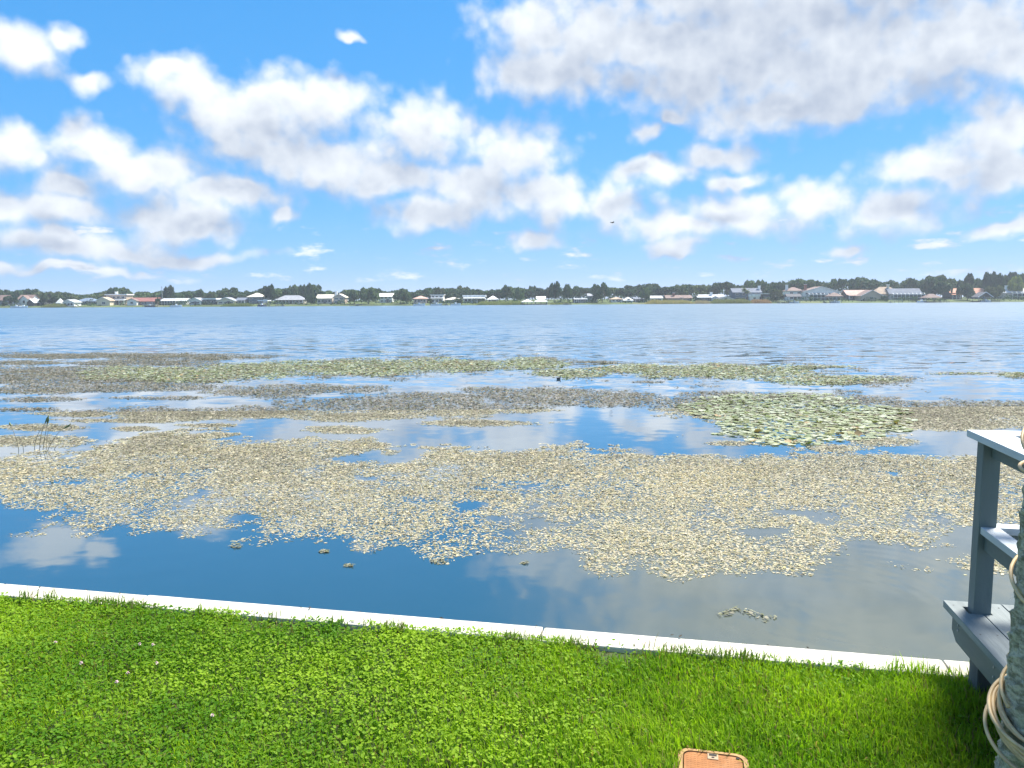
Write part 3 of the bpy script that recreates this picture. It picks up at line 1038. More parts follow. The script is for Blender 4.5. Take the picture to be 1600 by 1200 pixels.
LILY = [(270, 586, 150, 14), (400, 577, 100, 12), (560, 575, 165, 13), (700, 570, 115, 10), (830, 568, 60, 9), (900, 583, 70, 7), (1000, 577, 85, 8), (1130, 581, 165, 12), (1300, 594, 115, 8), (1590, 586, 40, 5), (1290, 573, 60, 2), (1500, 584, 50, 1.5)]
PATCH = [(1225, 640, 150, 26), (1260, 668, 140, 22), (1330, 655, 100, 24), (1140, 640, 80, 14), (1230, 688, 70, 9)]


def ell(px_, py_, lst):
    f = np.full(px_.shape, -3.0)
    for e in lst:
        f = np.maximum(f, 1 - np.hypot((px_ - e[0]) / e[2], (py_ - e[1]) / e[3]))
    return f


def water_points(y0, y1, dens):
    n_ = int(dens * (0.75 * (y1 ** 2 - y0 ** 2) + 3 * (y1 - y0)))
    Yv = np.sqrt(rng.uniform(y0 ** 2, y1 ** 2, n_))
    Xv = rng.uniform(-1, 1, n_) * (0.71 * Yv + 1.2)
    pts = np.stack([Xv, Yv, np.full(n_, WATER)], -1)
    px_, py_ = to_px(pts)
    ok = Yv > wall_y(Xv) + 0.4
    return Xv[ok], Yv[ok], px_[ok], py_[ok]


def weed_cover(X_, Y_, px_, py_):
    nz = fbm(X_ * 0.75, Y_ * 0.75, 91, 5) - 0.5
    nf = fbm(X_ * 3.2, Y_ * 3.2, 93, 4) - 0.5
    lo = np.interp(px_, Y_LOW[:, 0], Y_LOW[:, 1])
    hi = np.interp(px_, Y_UP[:, 0], Y_UP[:, 1])
    f = np.minimum((lo + 5 - py_) / 24.0, (py_ - hi) / 9.0)
    f = np.minimum(f, 1.3)
    for e in HOLES:
        f = f - 1.7 * e[4] * np.clip(1.15 - np.hypot((px_ - e[0]) / e[2], (py_ - e[1]) / e[3]), 0, 1)
    main = f + 2.9 * nz + 2.5 * nf - 0.10
    br = ell(px_, py_, BROWN) * 1.5 + 1.7 * nz + 1.2 * nf + 0.22
    br = np.maximum(br, ell(px_, py_, LILY + PATCH) * 0.7 + 1.9 * nz + 1.6 * nf - 0.12)
    return main, br


leaf_mat('weed_leaf', trans=0.2, rough=0.7, spec=0.2, tcol=(1.0, 1.0, 0.7))


def flakes(name, X_, Y_, size, col, zlo, zhi, tiltmax, label, cat):
    N_ = len(X_)
    k_ = 5
    ang_ = np.linspace(0, 2 * np.pi, k_, endpoint=False)[None] + rng.uniform(-0.35, 0.35, (N_, k_))
    r_ = size[:, None] * rng.uniform(0.55, 1.15, (N_, k_))
    el_ = np.where(rng.random(N_) < 0.45, rng.uniform(0.10, 0.25, N_), rng.uniform(0.35, 0.85, N_))[:, None]
    r_ = r_ * np.where(el_ < 0.26, 1.7, 1.0)
    rot = rng.uniform(0, np.pi, N_)[:, None]
    lx, ly_ = np.cos(ang_) * r_, np.sin(ang_) * r_ * el_
    gx_ = lx * np.cos(rot) - ly_ * np.sin(rot)
    gy_ = lx * np.sin(rot) + ly_ * np.cos(rot)
    ta, tb = rng.normal(0, tiltmax, N_)[:, None], rng.normal(0, tiltmax, N_)[:, None]
    gz_ = gx_ * ta + gy_ * tb + rng.uniform(zlo, zhi, N_)[:, None] + np.abs(rng.normal(0, 0.07, (N_, k_))) * r_
    V_ = np.stack([X_[:, None] + gx_, Y_[:, None] + gy_, WATER + np.maximum(gz_, 0.003)], -1)
    i_ = np.arange(N_) * k_
    me_ = np_mesh(name, V_.reshape(-1, 3), [np.stack([i_ + q for q in range(k_)], 1)], np.repeat(col[:, None], k_, 1).reshape(-1, 3))
    return tag(link(name, me_, None, MATS['weed_leaf']), label, cat, kind='stuff')


def pick(n_, pal, jit=0.2):
    pal = np.array(pal)
    c_ = pal[rng.integers(0, len(pal), n_)]
    return np.clip(c_ * rng.uniform(1 - jit, 1 + jit, (n_, 1)), 0, 0.95)


TAN = [(0.48, 0.44, 0.33), (0.14, 0.13, 0.08), (0.54, 0.43, 0.23), (0.60, 0.50, 0.29), (0.44, 0.35, 0.19), (0.48, 0.42, 0.25), (0.30, 0.26, 0.16), (0.56, 0.49, 0.33), (0.20, 0.17, 0.09), (0.38, 0.34, 0.15), (0.30, 0.28, 0.13)]
GREY = [(0.17, 0.15, 0.115), (0.12, 0.108, 0.08), (0.23, 0.20, 0.155), (0.15, 0.15, 0.11), (0.08, 0.08, 0.06), (0.17, 0.18, 0.11), (0.30, 0.27, 0.22)]
Xw, Yw, pxw, pyw = water_points(6.5, 19, 3100)
main, br = weed_cover(Xw, Yw, pxw, pyw)
f = np.maximum(main, br)
dens = np.clip(0.06 + 0.42 * f, 0, 0.80) * (0.62 + 0.8 * fbm(Xw * 1.6, Yw * 1.6, 201))
keep = (f > 0.0) & (rng.random(len(f)) < dens)
Xk, Yk, pyk, mk = Xw[keep], Yw[keep], pyw[keep], main[keep] > br[keep]
goldn = np.clip(0.5 + 1.6 * (fbm(Xk * 0.35, Yk * 0.35, 71) - 0.45) + (pyk - 760) / 220, 0, 1)
c = np.where((rng.random(len(Xk)) < goldn * 0.85 + 0.05)[:, None], pick(len(Xk), TAN, 0.35) * 1.08, pick(len(Xk), GREY, 0.35))
c = np.where(mk[:, None], c, pick(len(Xk), GREY) * 0.95)
sz_ = (0.004 + 0.019 * rng.random(len(Xk)) ** 2.6) * np.clip(Yk / 9.5, 1, 1.8)
zl_, zh_ = 0.004, 0.018
# wet film of finer weed lying flat between the flakes
kf = (f > 0.0) & (rng.random(len(f)) < np.clip(0.05 + 0.34 * f, 0, 0.46))
cf = pick(int(kf.sum()), [(0.46, 0.41, 0.29), (0.40, 0.37, 0.27), (0.50, 0.45, 0.33), (0.30, 0.29, 0.19), (0.40, 0.39, 0.25)], 0.2)
flakes('weed_film', Xw[kf], Yw[kf], rng.uniform(0.010, 0.031, int(kf.sum())) * np.clip(Yw[kf] / 9.5, 1, 1.6), cf, 0.001, 0.003, 0.0, 'wet film of fine weed under the tan mat', 'weed')
flakes('floating_weed', Xk, Yk, sz_, c, 0.002, 0.016, 0.10, 'broad tan mat of dying weed floating off the seawall', 'weed')
Xw, Yw, pxw, pyw = water_points(19, 48, 460)
main, br = weed_cover(Xw, Yw, pxw, pyw)
keep = (br > 0) & (rng.random(len(br)) < np.clip(0.3 + 0.8 * br, 0, 0.95))
Xk, Yk = Xw[keep], Yw[keep]
flakes('floating_weed', Xk, Yk, rng.uniform(0.022, 0.060, len(Xk)), pick(len(Xk), GREY), 0.002, 0.025, 0.10, 'brown streaks of floating weed farther out on the lake', 'weed')

# single clumps that drifted loose
CL_PX = [(1168, 962, 46, 13, 'largest loose clump of weed drifting near the deck'), (368, 853, 15, 5, 'round loose clump of weed on the dark blue water at left'),
         (546, 884, 11, 3.5, 'small loose clump of weed nearest the seawall at centre left'), (686, 878, 16, 6, 'pale loose clump of weed below the tip of the mat'),
         (506, 862, 9, 4, 'tiny loose clump of weed right of the round one'), (820, 880, 7, 2.5, 'tiny loose fleck of weed off the middle of the mat edge')]
for (cx, cy, rx, ry, lab) in CL_PX:
    ctr_ = at_z(cx, cy, WATER)
    ux = at_z(cx + rx, cy, WATER) - ctr_
    uy = at_z(cx, cy - ry, WATER) - ctr_
    n_ = int(30 + 900 * np.linalg.norm(ux) * np.linalg.norm(uy) * 2.2)
    q = rng.uniform(-1, 1, (n_ * 2, 2))
    rr_ = np.hypot(q[:, 0], q[:, 1])
    thin = np.abs(q[:, 1] + 0.55 * np.sin(q[:, 0] * 2.6 + cx)) < 0.40 if rx > 40 else rr_ < 0.75
    q = q[(rr_ < 1) & thin]
    Xk = ctr_[0] + q[:, 0] * ux[0] + q[:, 1] * uy[0]
    Yk = ctr_[1] + q[:, 0] * ux[1] + q[:, 1] * uy[1]
    N_ = len(Xk)
    o = flakes('weed_clump', Xk, Yk, rng.uniform(0.010, 0.030, N_), pick(N_, [(0.24, 0.24, 0.16), (0.18, 0.19, 0.11), (0.12, 0.13, 0.08), (0.32, 0.30, 0.22)]), 0.002, 0.014, 0.15, lab, 'weed')
    o['kind'] = 'stuff'
    o['group'] = 'loose clumps of weed'


# ------------------------------------------------------------------ lily pads
def pad_shape(n_=11, cup=0.05, seed=0):
    r2 = np.random.default_rng(seed)
    pts = [(0, 0, 0)]
    for k in range(n_):
        a_ = R(16 + (360 - 32) * k / (n_ - 1))
        rr_ = r2.uniform(0.9, 1.06)
        pts.append((math.cos(a_) * rr_, math.sin(a_) * rr_, cup * r2.uniform(0.3, 1.6)))
    return np.array(pts)


PADV = [pad_shape(11, c_, s_) for s_, c_ in enumerate((0.03, 0.06, 0.10, 0.22))]
GREEN = [(0.25, 0.29, 0.18), (0.32, 0.35, 0.24), (0.20, 0.24, 0.13), (0.38, 0.41, 0.31), (0.27, 0.30, 0.20)]
OLIVE = [(0.16, 0.20, 0.07), (0.24, 0.25, 0.11), (0.30, 0.22, 0.12), (0.20, 0.22, 0.11)]
leaf_mat('lily_leaf', trans=0.15, rough=0.65, objcol=True, spec=0.25)
Xw, Yw, pxw, pyw = water_points(10, 26, 110)
nz = fbm(Xw * 1.1, Yw * 1.1, 5) - 0.5
f = ell(pxw, pyw, PATCH) * 1.5 + 1.1 * nz
keep = f > 0.05
Xk, Yk, pk, qk = Xw[keep], Yw[keep], pxw[keep], pyw[keep]
size = rng.uniform(0.042, 0.088, len(Xk))
sel = []
for i in np.argsort(-size / Yk):                # spread them out so that pads do not stack
    if all(np.hypot(Xk[i] - Xk[j], Yk[i] - Yk[j]) > 0.50 * (size[i] + size[j]) for j in sel):
        sel.append(i)
print('lily pads', len(sel))
sel = sorted(sel, key=lambda i: -size[i] / Yk[i])
pad_meshes = []
for V_ in PADV:
    me_ = np_mesh('lily_pad', V_, [np.array([(0, k, k + 1) for k in range(1, 11)])])
    me_.materials.append(MATS['lily_leaf'])
    pad_meshes.append(me_)
for i in sel[:300]:
    up_ = rng.random() < 0.15
    o = link('lily_pad', pad_meshes[3 if up_ else int(rng.integers(0, 3))])
    o.location = (Xk[i], Yk[i], WATER + (0.03 if up_ else rng.uniform(0.005, 0.018)))
    o.rotation_euler = (rng.normal(0, 0.28 if up_ else 0.03), rng.normal(0, 0.28 if up_ else 0.03), rng.uniform(0, 6.28))
    o.scale = (size[i],) * 3
    pal = OLIVE if (up_ or rng.random() < (0.28 if qk[i] < 652 else 0.06)) else GREEN
    c_ = np.array(pal[int(rng.integers(0, len(pal)))]) * rng.uniform(0.85, 1.15) * np.array([1.1, 1.06, 1.0])
    o.color = (*c_, 1)
    tag(o, 'upturned olive lily pad in the dense patch left of the deck rail' if up_ else 'flat round lily pad in the dense patch left of the deck rail', 'lily pad', 'lily pads of the near patch')


def pad_field(name, X_, Y_, size_, pal, label):
    N_ = len(X_)
    V_ = np.empty((N_, 12, 3))
    a_ = rng.uniform(0, 6.28, N_)
    ta, tb = rng.normal(0, 0.05, N_), rng.normal(0, 0.05, N_)
    up_ = rng.random(N_) < 0.10
    ta, tb = np.where(up_, ta * 5, ta), np.where(up_, tb * 5, tb)
    which = rng.integers(0, 4, N_)
    B = np.array(PADV)[which]
    lx, ly_ = B[:, :, 0] * size_[:, None], B[:, :, 1] * size_[:, None]
    V_[:, :, 0] = X_[:, None] + lx * np.cos(a_)[:, None] - ly_ * np.sin(a_)[:, None]
    V_[:, :, 1] = Y_[:, None] + lx * np.sin(a_)[:, None] + ly_ * np.cos(a_)[:, None]
    zz = B[:, :, 2] * size_[:, None] + lx * ta[:, None] + ly_ * tb[:, None] + rng.uniform(0.004, 0.03, N_)[:, None]
    V_[:, :, 2] = WATER + np.maximum(zz, 0.003)
    i_ = np.arange(N_) * 12
    fs_ = [np.stack([i_, i_ + k, i_ + k + 1], 1) for k in range(1, 11)]
    c_ = pick(N_, pal)
    me_ = np_mesh(name, V_.reshape(-1, 3), fs_, np.repeat(c_[:, None], 12, 1).reshape(-1, 3))
    return tag(link(name, me_, None, MATS['weed_leaf']), label, 'lily pads', kind='stuff')


rest = sel[300:]
if rest:
    pad_field('lily_pads', Xk[rest], Yk[rest], size[rest], GREEN + OLIVE[:1], 'smaller lily pads filling the near patch beside the deck rail')
Xw, Yw, pxw, pyw = water_points(20, 48, 120)
nz = fbm(Xw * 0.6, Yw * 0.6, 15) - 0.5
f = ell(pxw, pyw, LILY) * 1.5 + 1.2 * nz
keep = (f > 0.0) & (rng.random(len(f)) < np.clip(0.3 + f, 0, 1))
pad_field('lily_pads', Xw[keep], Yw[keep], rng.uniform(0.03, 0.075, keep.sum()), GREEN + GREEN + OLIVE, 'green band of lily pads across the middle of the lake edge')

# ------------------------------------------------------------------ emergent water plants at the left
mat('reed_stem', (0.17, 0.145, 0.09), 0.7)
mat('bud_leaf', (0.11, 0.15, 0.06), 0.6)


def water_plant(bx, by, stems, label):
    p0 = at_z(bx, by, WATER)
    r_ = empty('water_plant', p0)
    tag(r_, label, 'plant')
    for (sx, sy, mx_, my_, tx_, ty_, bud) in stems:
        s_ = at_z(sx, sy, WATER) - p0
        Yd = p0[1] + s_[1] + rng.uniform(-0.05, 0.05)
        m_ = at_y(mx_, my_, Yd) - p0
        e_ = at_y(tx_, ty_, Yd + rng.uniform(-0.08, 0.08)) - p0
        c_ = 2 * m_ - (s_ + e_) / 2
        s_[2] = -0.25
        pts_ = [(1 - q) ** 2 * s_ + 2 * q * (1 - q) * c_ + q * q * e_ for q in np.linspace(0, 1, 9)]
        st = MB().tube(pts_, [0.0062 - 0.003 * q for q in np.linspace(0, 1, 9)], 6).build('stem', MATS['reed_stem'], r_, smooth=True)
        if bud:
            d_ = pts_[-1] - pts_[-2]
            d_ /= np.linalg.norm(d_)
            L_ = bud
            MB().tube([e_ - d_ * 0.02, e_ + d_ * L_ * 0.25, e_ + d_ * L_ * 0.55, e_ + d_ * L_ * 0.85, e_ + d_ * L_ + np.array([0, 0, L_ * 0.12])],
                      [0.005, 0.015, 0.018, 0.011, 0.002], 8).build('furled_leaf', MATS['bud_leaf'], r_, smooth=True)


water_plant(60, 704, [(54, 703, 55, 685, 69, 664, 0), (60, 704, 63, 680, 71, 660, 0.14), (63, 702, 69, 682, 74, 662, 0.13), (65, 705, 82, 683, 101, 669, 0.17),
                      (79, 703, 85, 696, 95, 694, 0), (73, 703, 72, 690, 77, 668, 0.0)], 'taller clump of dark stems with furled leaves standing in the weed')
water_plant(31, 700, [(31, 702, 26, 685, 17, 665, 0.07), (35, 702, 36, 696, 34, 690, 0)], 'single thin leaning stem left of the taller clump')

# ------------------------------------------------------------------ birds
mat('dark_feather', (0.03, 0.03, 0.032), 0.6)
mat('beak', (0.30, 0.08, 0.04), 0.5)


def lathe_body(path, rads, n_=10):
    return MB().tube(path, rads, n_)


p = at_z(873, 592, WATER)
bd = empty('coot', (p[0], p[1], WATER), 0.3, (0.62,) * 3)
tag(bd, 'small dark water bird swimming beside the middle lily band', 'bird')
lathe_body([(-0.15, 0, 0.075), (-0.11, 0, 0.05), (-0.04, 0, 0.035), (0.03, 0, 0.035), (0.07, 0, 0.05), (0.085, 0, 0.09), (0.088, 0, 0.135), (0.10, 0, 0.165), (0.125, 0, 0.165), (0.142, 0, 0.158)],
           [0.006, 0.035, 0.062, 0.062, 0.046, 0.026, 0.022, 0.028, 0.022, 0.008]).build('body', MATS['dark_feather'], bd, smooth=True)
MB().tube([(0.138, 0, 0.158), (0.165, 0, 0.150)], [0.008, 0.002], 6).build('bill', MATS['beak'], bd)

p = at_y(957, 348, 110)
fbd = empty('flying_bird', p, 0.4)
tag(fbd, 'tiny dark bird flying under the clouds', 'bird')
lathe_body([(-0.30, 0, 0.0), (-0.18, 0, 0.01), (0, 0, 0), (0.14, 0, 0.02), (0.22, 0, 0.03), (0.30, 0, 0.02)], [0.05, 0.05, 0.08, 0.06, 0.045, 0.008]).build('body', MATS['dark_feather'], fbd, smooth=True)
for s_ in (-1, 1):
    MB().add([(0.10, 0.05 * s_, 0.03), (-0.08, 0.05 * s_, 0.02), (-0.06, 0.28 * s_, 0.16), (0.10, 0.28 * s_, 0.17), (-0.10, 0.55 * s_, 0.08), (-0.03, 0.60 * s_, 0.09),
              (0.10, 0.05 * s_, 0.015), (-0.08, 0.05 * s_, 0.01), (-0.06, 0.28 * s_, 0.15), (0.10, 0.28 * s_, 0.155)],
             [(0, 1, 2, 3), (3, 2, 4, 5), (6, 9, 8, 7), (0, 3, 9, 6), (1, 7, 8, 2)]).build('wing', MATS['dark_feather'], fbd)

# ------------------------------------------------------------------ far shore: houses
def paint(name, c, **k):
    return mat(name, c, k.pop('rough', 0.8), 0.3, vary=k.pop('vary', 0.08), vscale=0.5, **k)


WALLS = dict(white=(0.78, 0.77, 0.73), cream=(0.70, 0.60, 0.45), tan=(0.50, 0.40, 0.30), beige=(0.60, 0.54, 0.46), grey=(0.45, 0.47, 0.48), blue=(0.10, 0.14, 0.19),
             dark=(0.07, 0.075, 0.08), pink=(0.68, 0.52, 0.44), brown=(0.22, 0.15, 0.11), rose=(0.62, 0.48, 0.42))
ROOFS = dict(brown=(0.20, 0.14, 0.12), grey=(0.30, 0.31, 0.34), slate=(0.14, 0.16, 0.20), white=(0.80, 0.80, 0.78), red=(0.28, 0.12, 0.10), tan=(0.42, 0.31, 0.22), salmon=(0.50, 0.33, 0.27),
             terracotta=(0.52, 0.26, 0.17), cream=(0.66, 0.60, 0.50), charcoal=(0.09, 0.09, 0.10), blue=(0.16, 0.21, 0.28), lightgrey=(0.48, 0.49, 0.50))
for k_, c_ in WALLS.items():
    paint('wall_' + k_, c_)
for k_, c_ in ROOFS.items():
    paint('roof_' + k_, c_, vary=0.18)
mat('trim_white', (0.80, 0.80, 0.78), 0.6)
m = mat('window_glass', (0.02, 0.03, 0.04), 0.08, 0.6)
mat('screen_mesh', (0.035, 0.045, 0.05), 0.8)
mat('brick_red', (0.33, 0.14, 0.09), 0.9, vary=0.2, vscale=3)
mat('dock_wood', (0.26, 0.23, 0.19), 0.9, vary=0.2, vscale=1.5)
mat('dock_red', (0.28, 0.15, 0.11), 0.9)
mat('boat_white', (0.82, 0.82, 0.80), 0.3)
mat('boat_dark', (0.05, 0.06, 0.09), 0.4)
mat('canvas_blue', (0.10, 0.16, 0.30), 0.8)


def window(par, x, z, w_, h_, fy, wallname=None):
    f = 0.12
    fr = MB().box(x - w_ / 2, x + w_ / 2, fy - 0.08, fy + 0.02, z, z + f).box(x - w_ / 2, x + w_ / 2, fy - 0.08, fy + 0.02, z + h_ - f, z + h_)
    fr.box(x - w_ / 2, x - w_ / 2 + f, fy - 0.078, fy + 0.018, z + f, z + h_ - f).box(x + w_ / 2 - f, x + w_ / 2, fy - 0.078, fy + 0.018, z + f, z + h_ - f)
    if w_ > 1.8:
        fr.box(x - f / 3, x + f / 3, fy - 0.07, fy + 0.018, z + f, z + h_ - f)
    o = fr.build('window', MATS['trim_white'], par)
    MB().box(x - w_ / 2 + f, x + w_ / 2 - f, fy - 0.03, fy + 0.01, z + f, z + h_ - f).build('pane', MATS['window_glass'], o)
    return o


def roof_mesh(kind, x0, x1, y0, y1, z0, h_, ov=0.6, th=0.25):
    a, b_, c_, d_ = x0 - ov, x1 + ov, y0 - ov, y1 + ov
    mb = MB()
    if kind == 'gable':              # ridge along the shore
        ym = (c_ + d_) / 2
        mb.prism([(c_, z0 - th), (c_, z0), (ym, z0 + h_), (d_, z0), (d_, z0 - th), (ym, z0 + h_ - th)], 'x', a, b_)
    elif kind == 'front':            # gable end towards the lake
        xm = (a + b_) / 2
        mb.prism([(a, z0 - th), (a, z0), (xm, z0 + h_), (b_, z0), (b_, z0 - th), (xm, z0 + h_ - th)], 'y', c_, d_)
    elif kind in ('hip', 'pyramid'):
        run = min((d_ - c_) / 2, (b_ - a) / 2) * 0.98
        r0, r1 = a + run, b_ - run
        ym = (c_ + d_) / 2
        vs = [(a, c_, z0 - th), (b_, c_, z0 - th), (b_, d_, z0 - th), (a, d_, z0 - th), (a, c_, z0), (b_, c_, z0), (b_, d_, z0), (a, d_, z0), (r0, ym, z0 + h_), (r1, ym, z0 + h_)]
        mb.add(vs, [(3, 2, 1, 0), (0, 1, 5, 4), (1, 2, 6, 5), (2, 3, 7, 6), (3, 0, 4, 7), (4, 5, 9, 8), (5, 6, 9), (6, 7, 8, 9), (7, 4, 8)])
    else:                            # flat with a deep fascia
        mb.box(a, b_, c_, d_, z0, z0 + h_)
    return mb


HOUSES = []


def house(label, x0, x1, yt, yb, back=20.0, wall='white', roof='grey', kind='gable', rf=0.4, depth=9.0, wins=3, storeys=1, door=True,
          chimney=None, porch=0, cage=None, name='house', cat='house', short=None, wing=None, gablefill=None, garage=False):
    Yd = float(shore_y((x0 + x1 - 1600) / 2 / F_PX * SHORE)) + back
    pa, pb = at_y(x0, yb, Yd), at_y(x1, yb, Yd)
    w_ = float(pb[0] - pa[0])
    xc = float(pa[0] + pb[0]) / 2
    gz_ = float(land_z(np.array([xc]), np.array([Yd]))[0]) - 0.05
    top = float(at_y((x0 + x1) / 2, yt, Yd)[2])
    H = top - gz_
    rh = H * rf
    wh = H - rh
    r_ = empty(name, (xc, Yd, gz_))
    tag(r_, label, cat, 'houses along the far shore' if cat == 'house' else 'boathouses along the far shore')
    HOUSES.append((x0, x1, short or label, r_))
    hw = w_ / 2 - 0.5
    wm = MATS['wall_' + wall]
    mb = MB().box(-hw, hw, 0, depth, -1.0, wh)
    if kind == 'front':
        mb.prism([(-hw, wh), (0, wh + rh * 0.93), (hw, wh)], 'y', 0, depth)
    if kind == 'gable':
        mb.prism([(0, wh), (depth / 2, wh + rh * 0.93), (depth, wh)], 'x', -hw, hw)
    mb.build('wall', wm, r_)
    roof_mesh(kind, -hw, hw, 0, depth, wh, rh).build('roof', MATS['roof_' + roof], r_)
    if kind == 'front':              # pale barge boards on the gable
        for s_ in (-1, 1):
            MB().prism([(s_ * (hw + 0.6), wh - 0.3), (s_ * (hw + 0.6), wh + 0.03), (0, wh + rh + 0.05), (0, wh + rh - 0.28)], 'y', -0.72, -0.605).build('barge_board', MATS['trim_white'], r_)
    sh = wh / storeys
    for s_ in range(storeys):
        zb = s_ * sh + min(0.9, sh * 0.3)
        hh = min(1.5, sh * 0.5)
        if cage and s_ == 0:
            continue
        if porch and s_ == 0 and porch > 3:
            pass
        for k in range(wins):
            u = (k + 0.5) / wins * 2 - 1
            window(r_, u * hw * 0.9 + rng.uniform(-0.2, 0.2), zb, min(2.2, hw * 1.3 / wins), hh, 0)
    if door and not cage:
        dx_ = hw * 0.02 if wins % 2 == 0 else hw * 0.9 / max(wins, 1)
        d_ = MB().box(dx_ - 0.9, dx_ + 0.9, -0.06, 0.02, 0.15, 2.25).build('door', MATS['window_glass'], r_)
        MB().box(dx_ - 1.0, dx_ + 1.0, -0.08, 0.019, 2.25, 2.4).build('lintel', MATS['trim_white'], d_)
    if chimney is not None:
        cx, cm = chimney
        ch = MB().box(cx * hw - 0.7, cx * hw + 0.7, depth * 0.3, depth * 0.3 + 1.2, wh * 0.5, wh + rh + 1.3).build('chimney', MATS[cm], r_)
        MB().box(cx * hw - 0.85, cx * hw + 0.85, depth * 0.3 - 0.15, depth * 0.3 + 1.35, wh + rh + 1.301, wh + rh + 1.55).build('chimney_cap', MATS['trim_white'], ch)
    if porch:                        # roofed porch on posts
        pz = min(wh * 0.95, 3.0)
        MB().prism([(-3.0, pz - 0.2), (-3.0, pz), (-0.01, pz + 0.5), (-0.01, pz + 0.2)], 'x', -hw, hw).build('porch_roof', MATS['roof_' + roof], r_)
        for k in range(porch):
            u = -hw + 0.3 + (2 * hw - 0.6) * k / (porch - 1)
            MB().box(u - 0.14, u + 0.14, -2.85, -2.57, -0.3, pz - 0.2).build('column', MATS['trim_white'], r_)
        MB().box(-hw, hw, -2.9, -0.005, -0.8, 0.08).build('porch_floor', MATS['wall_beige'], r_)
    if cage:                         # screened pool enclosure
        c0, c1, chh, n_ = cage
        a, b_ = -hw + c0 * 2 * hw, -hw + c1 * 2 * hw
        D_ = 5.0
        fm = MB()
        for k in range(n_ + 1):
            u = a + (b_ - a) * k / n_
            fm.box(u - 0.09, u + 0.09, -D_, -D_ + 0.18, -0.3, chh)
            fm.prism([(-D_, chh + 0.002), (-D_, chh + 0.2), (-D_ + 1.6, chh + 1.2), (-0.02, chh + 1.2), (-0.02, chh + 1.0), (-D_ + 1.6, chh + 1.0)], 'x', u - 0.085, u + 0.085)
        fm.box(a - 0.1, b_ + 0.1, -D_ - 0.03, -D_ + 0.2, chh - 0.1, chh + 0.1)
        fm.box(a - 0.1, b_ + 0.1, -D_ - 0.02, -D_ + 0.15, chh * 0.42, chh * 0.42 + 0.14)
        fm.box(a, b_, -D_ + 1.5, -D_ + 1.7, chh + 1.05, chh + 1.23)
        ce = fm.build('pool_enclosure', MATS['trim_white'], r_)
        for k in range(n_):
            u0, u1 = a + (b_ - a) * k / n_ + 0.1, a + (b_ - a) * (k + 1) / n_ - 0.1
            MB().box(u0, u1, -D_ + 0.06, -D_ + 0.10, -0.2, chh - 0.11).build('screen_panel', MATS['screen_mesh'], ce)
    if wing:                         # a lower block beside or in front: (u0, u1, height, kind, wall, roof, forward)
        u0, u1, hf, kd, wl, rf_, fwd = wing
        a, b_ = -hw + u0 * 2 * hw, -hw + u1 * 2 * hw
        zz = H * hf
        zr = zz * 0.38
        wmb = MB().box(a, b_, -fwd, 0.5, -1, zz - zr)
        if kd == 'front':
            wmb.prism([(a, zz - zr), ((a + b_) / 2, zz - zr * 0.08), (b_, zz - zr)], 'y', -fwd, 0.5)
        wg = wmb.build('wing', MATS['wall_' + wl], r_)
        roof_mesh(kd, a, b_, -fwd, 0.6, zz - zr, zr, ov=0.5).build('wing_roof', MATS['roof_' + rf_], wg)
        window(wg, (a + b_) / 2, (zz - zr) * 0.3, min(1.8, (b_ - a) * 0.35), (zz - zr) * 0.5, -fwd)
    return r_


house('brown roofed dark house cut off by the left edge', -25, 9, 461, 473, 16, 'blue', 'brown', 'gable', wins=4, rf=.5, short='house cut by the left edge')
house('two-storey house with white front gable and brown side roof', 27, 50, 460.5, 474, 20, 'white', 'brown', 'gable', rf=.45, storeys=2, wins=2, wing=(.4, .95, .93, 'front', 'white', 'brown', 3), short='white-gabled two-storey house')
house('dark lakeside cabin with white edged gable roof', 41, 54, 467, 474.5, 8, 'dark', 'white', 'front', rf=.5, wins=0, door=False, depth=6, short='dark gabled cabin')
house('low hidden house with dark walls under the trees', 54, 70, 467, 473.5, 18, 'dark', 'lightgrey', 'gable', rf=.35, wins=2, short='low dark-walled house')
house('tiny white pavilion with steep pyramid roof', 88, 96, 466, 475, 10, 'white', 'white', 'pyramid', rf=.6, wins=1, depth=3.5, door=False, short='white pyramid-roofed pavilion')
house('small white gabled boathouse with dark windows on a red dock', 97, 117, 468, 476.5, 4, 'white', 'lightgrey', 'front', rf=.38, wins=3, depth=8, door=False, short='small white gabled boathouse')
house('long low slate blue house between white boathouse and cream gable', 117, 150, 465.5, 474, 24, 'blue', 'blue', 'hip', rf=.5, wins=4, short='long slate blue house')
house('cream gabled house with one small dark window', 150, 173, 464, 475, 12, 'cream', 'tan', 'front', rf=.42, wins=1, door=False, short='cream gabled house')
house('two-storey tan house with white eaves and balcony', 165, 199, 459.5, 474, 22, 'tan', 'white', 'flat', rf=.10, storeys=2, wins=4, porch=5, chimney=(-.2, 'trim_white'), short='two-storey tan house')
house('long red brown roofed house with white front gable at left', 201, 246, 465, 475, 16, 'brown', 'red', 'gable', rf=.5, wins=5, wing=(0, .35, .92, 'front', 'white', 'brown', 3), short='red-brown roofed house')
house('grey house with screened porch and pale roof', 251, 292, 466, 475, 18, 'grey', 'lightgrey', 'gable', rf=.4, wins=5, cage=(.05, .7, 2.4, 6), short='grey screened house')
house('white gabled cottage right of the grey screened house', 295, 315, 465, 475.5, 14, 'white', 'grey', 'front', rf=.42, wins=2, short='white gabled cottage')
house('dark house with flat white roof edge', 316, 338, 466, 474.5, 16, 'dark', 'white', 'flat', rf=.2, wins=3, short='flat white-edged house')
house('low cream house with wide shallow gable', 338, 368, 464.5, 475, 16, 'cream', 'grey', 'front', rf=.5, wins=3, short='low cream house')
house('small grey house with white framed windows', 368, 386, 465, 474.5, 22, 'grey', 'slate', 'gable', rf=.4, wins=3, porch=4, short='small grey porch house')
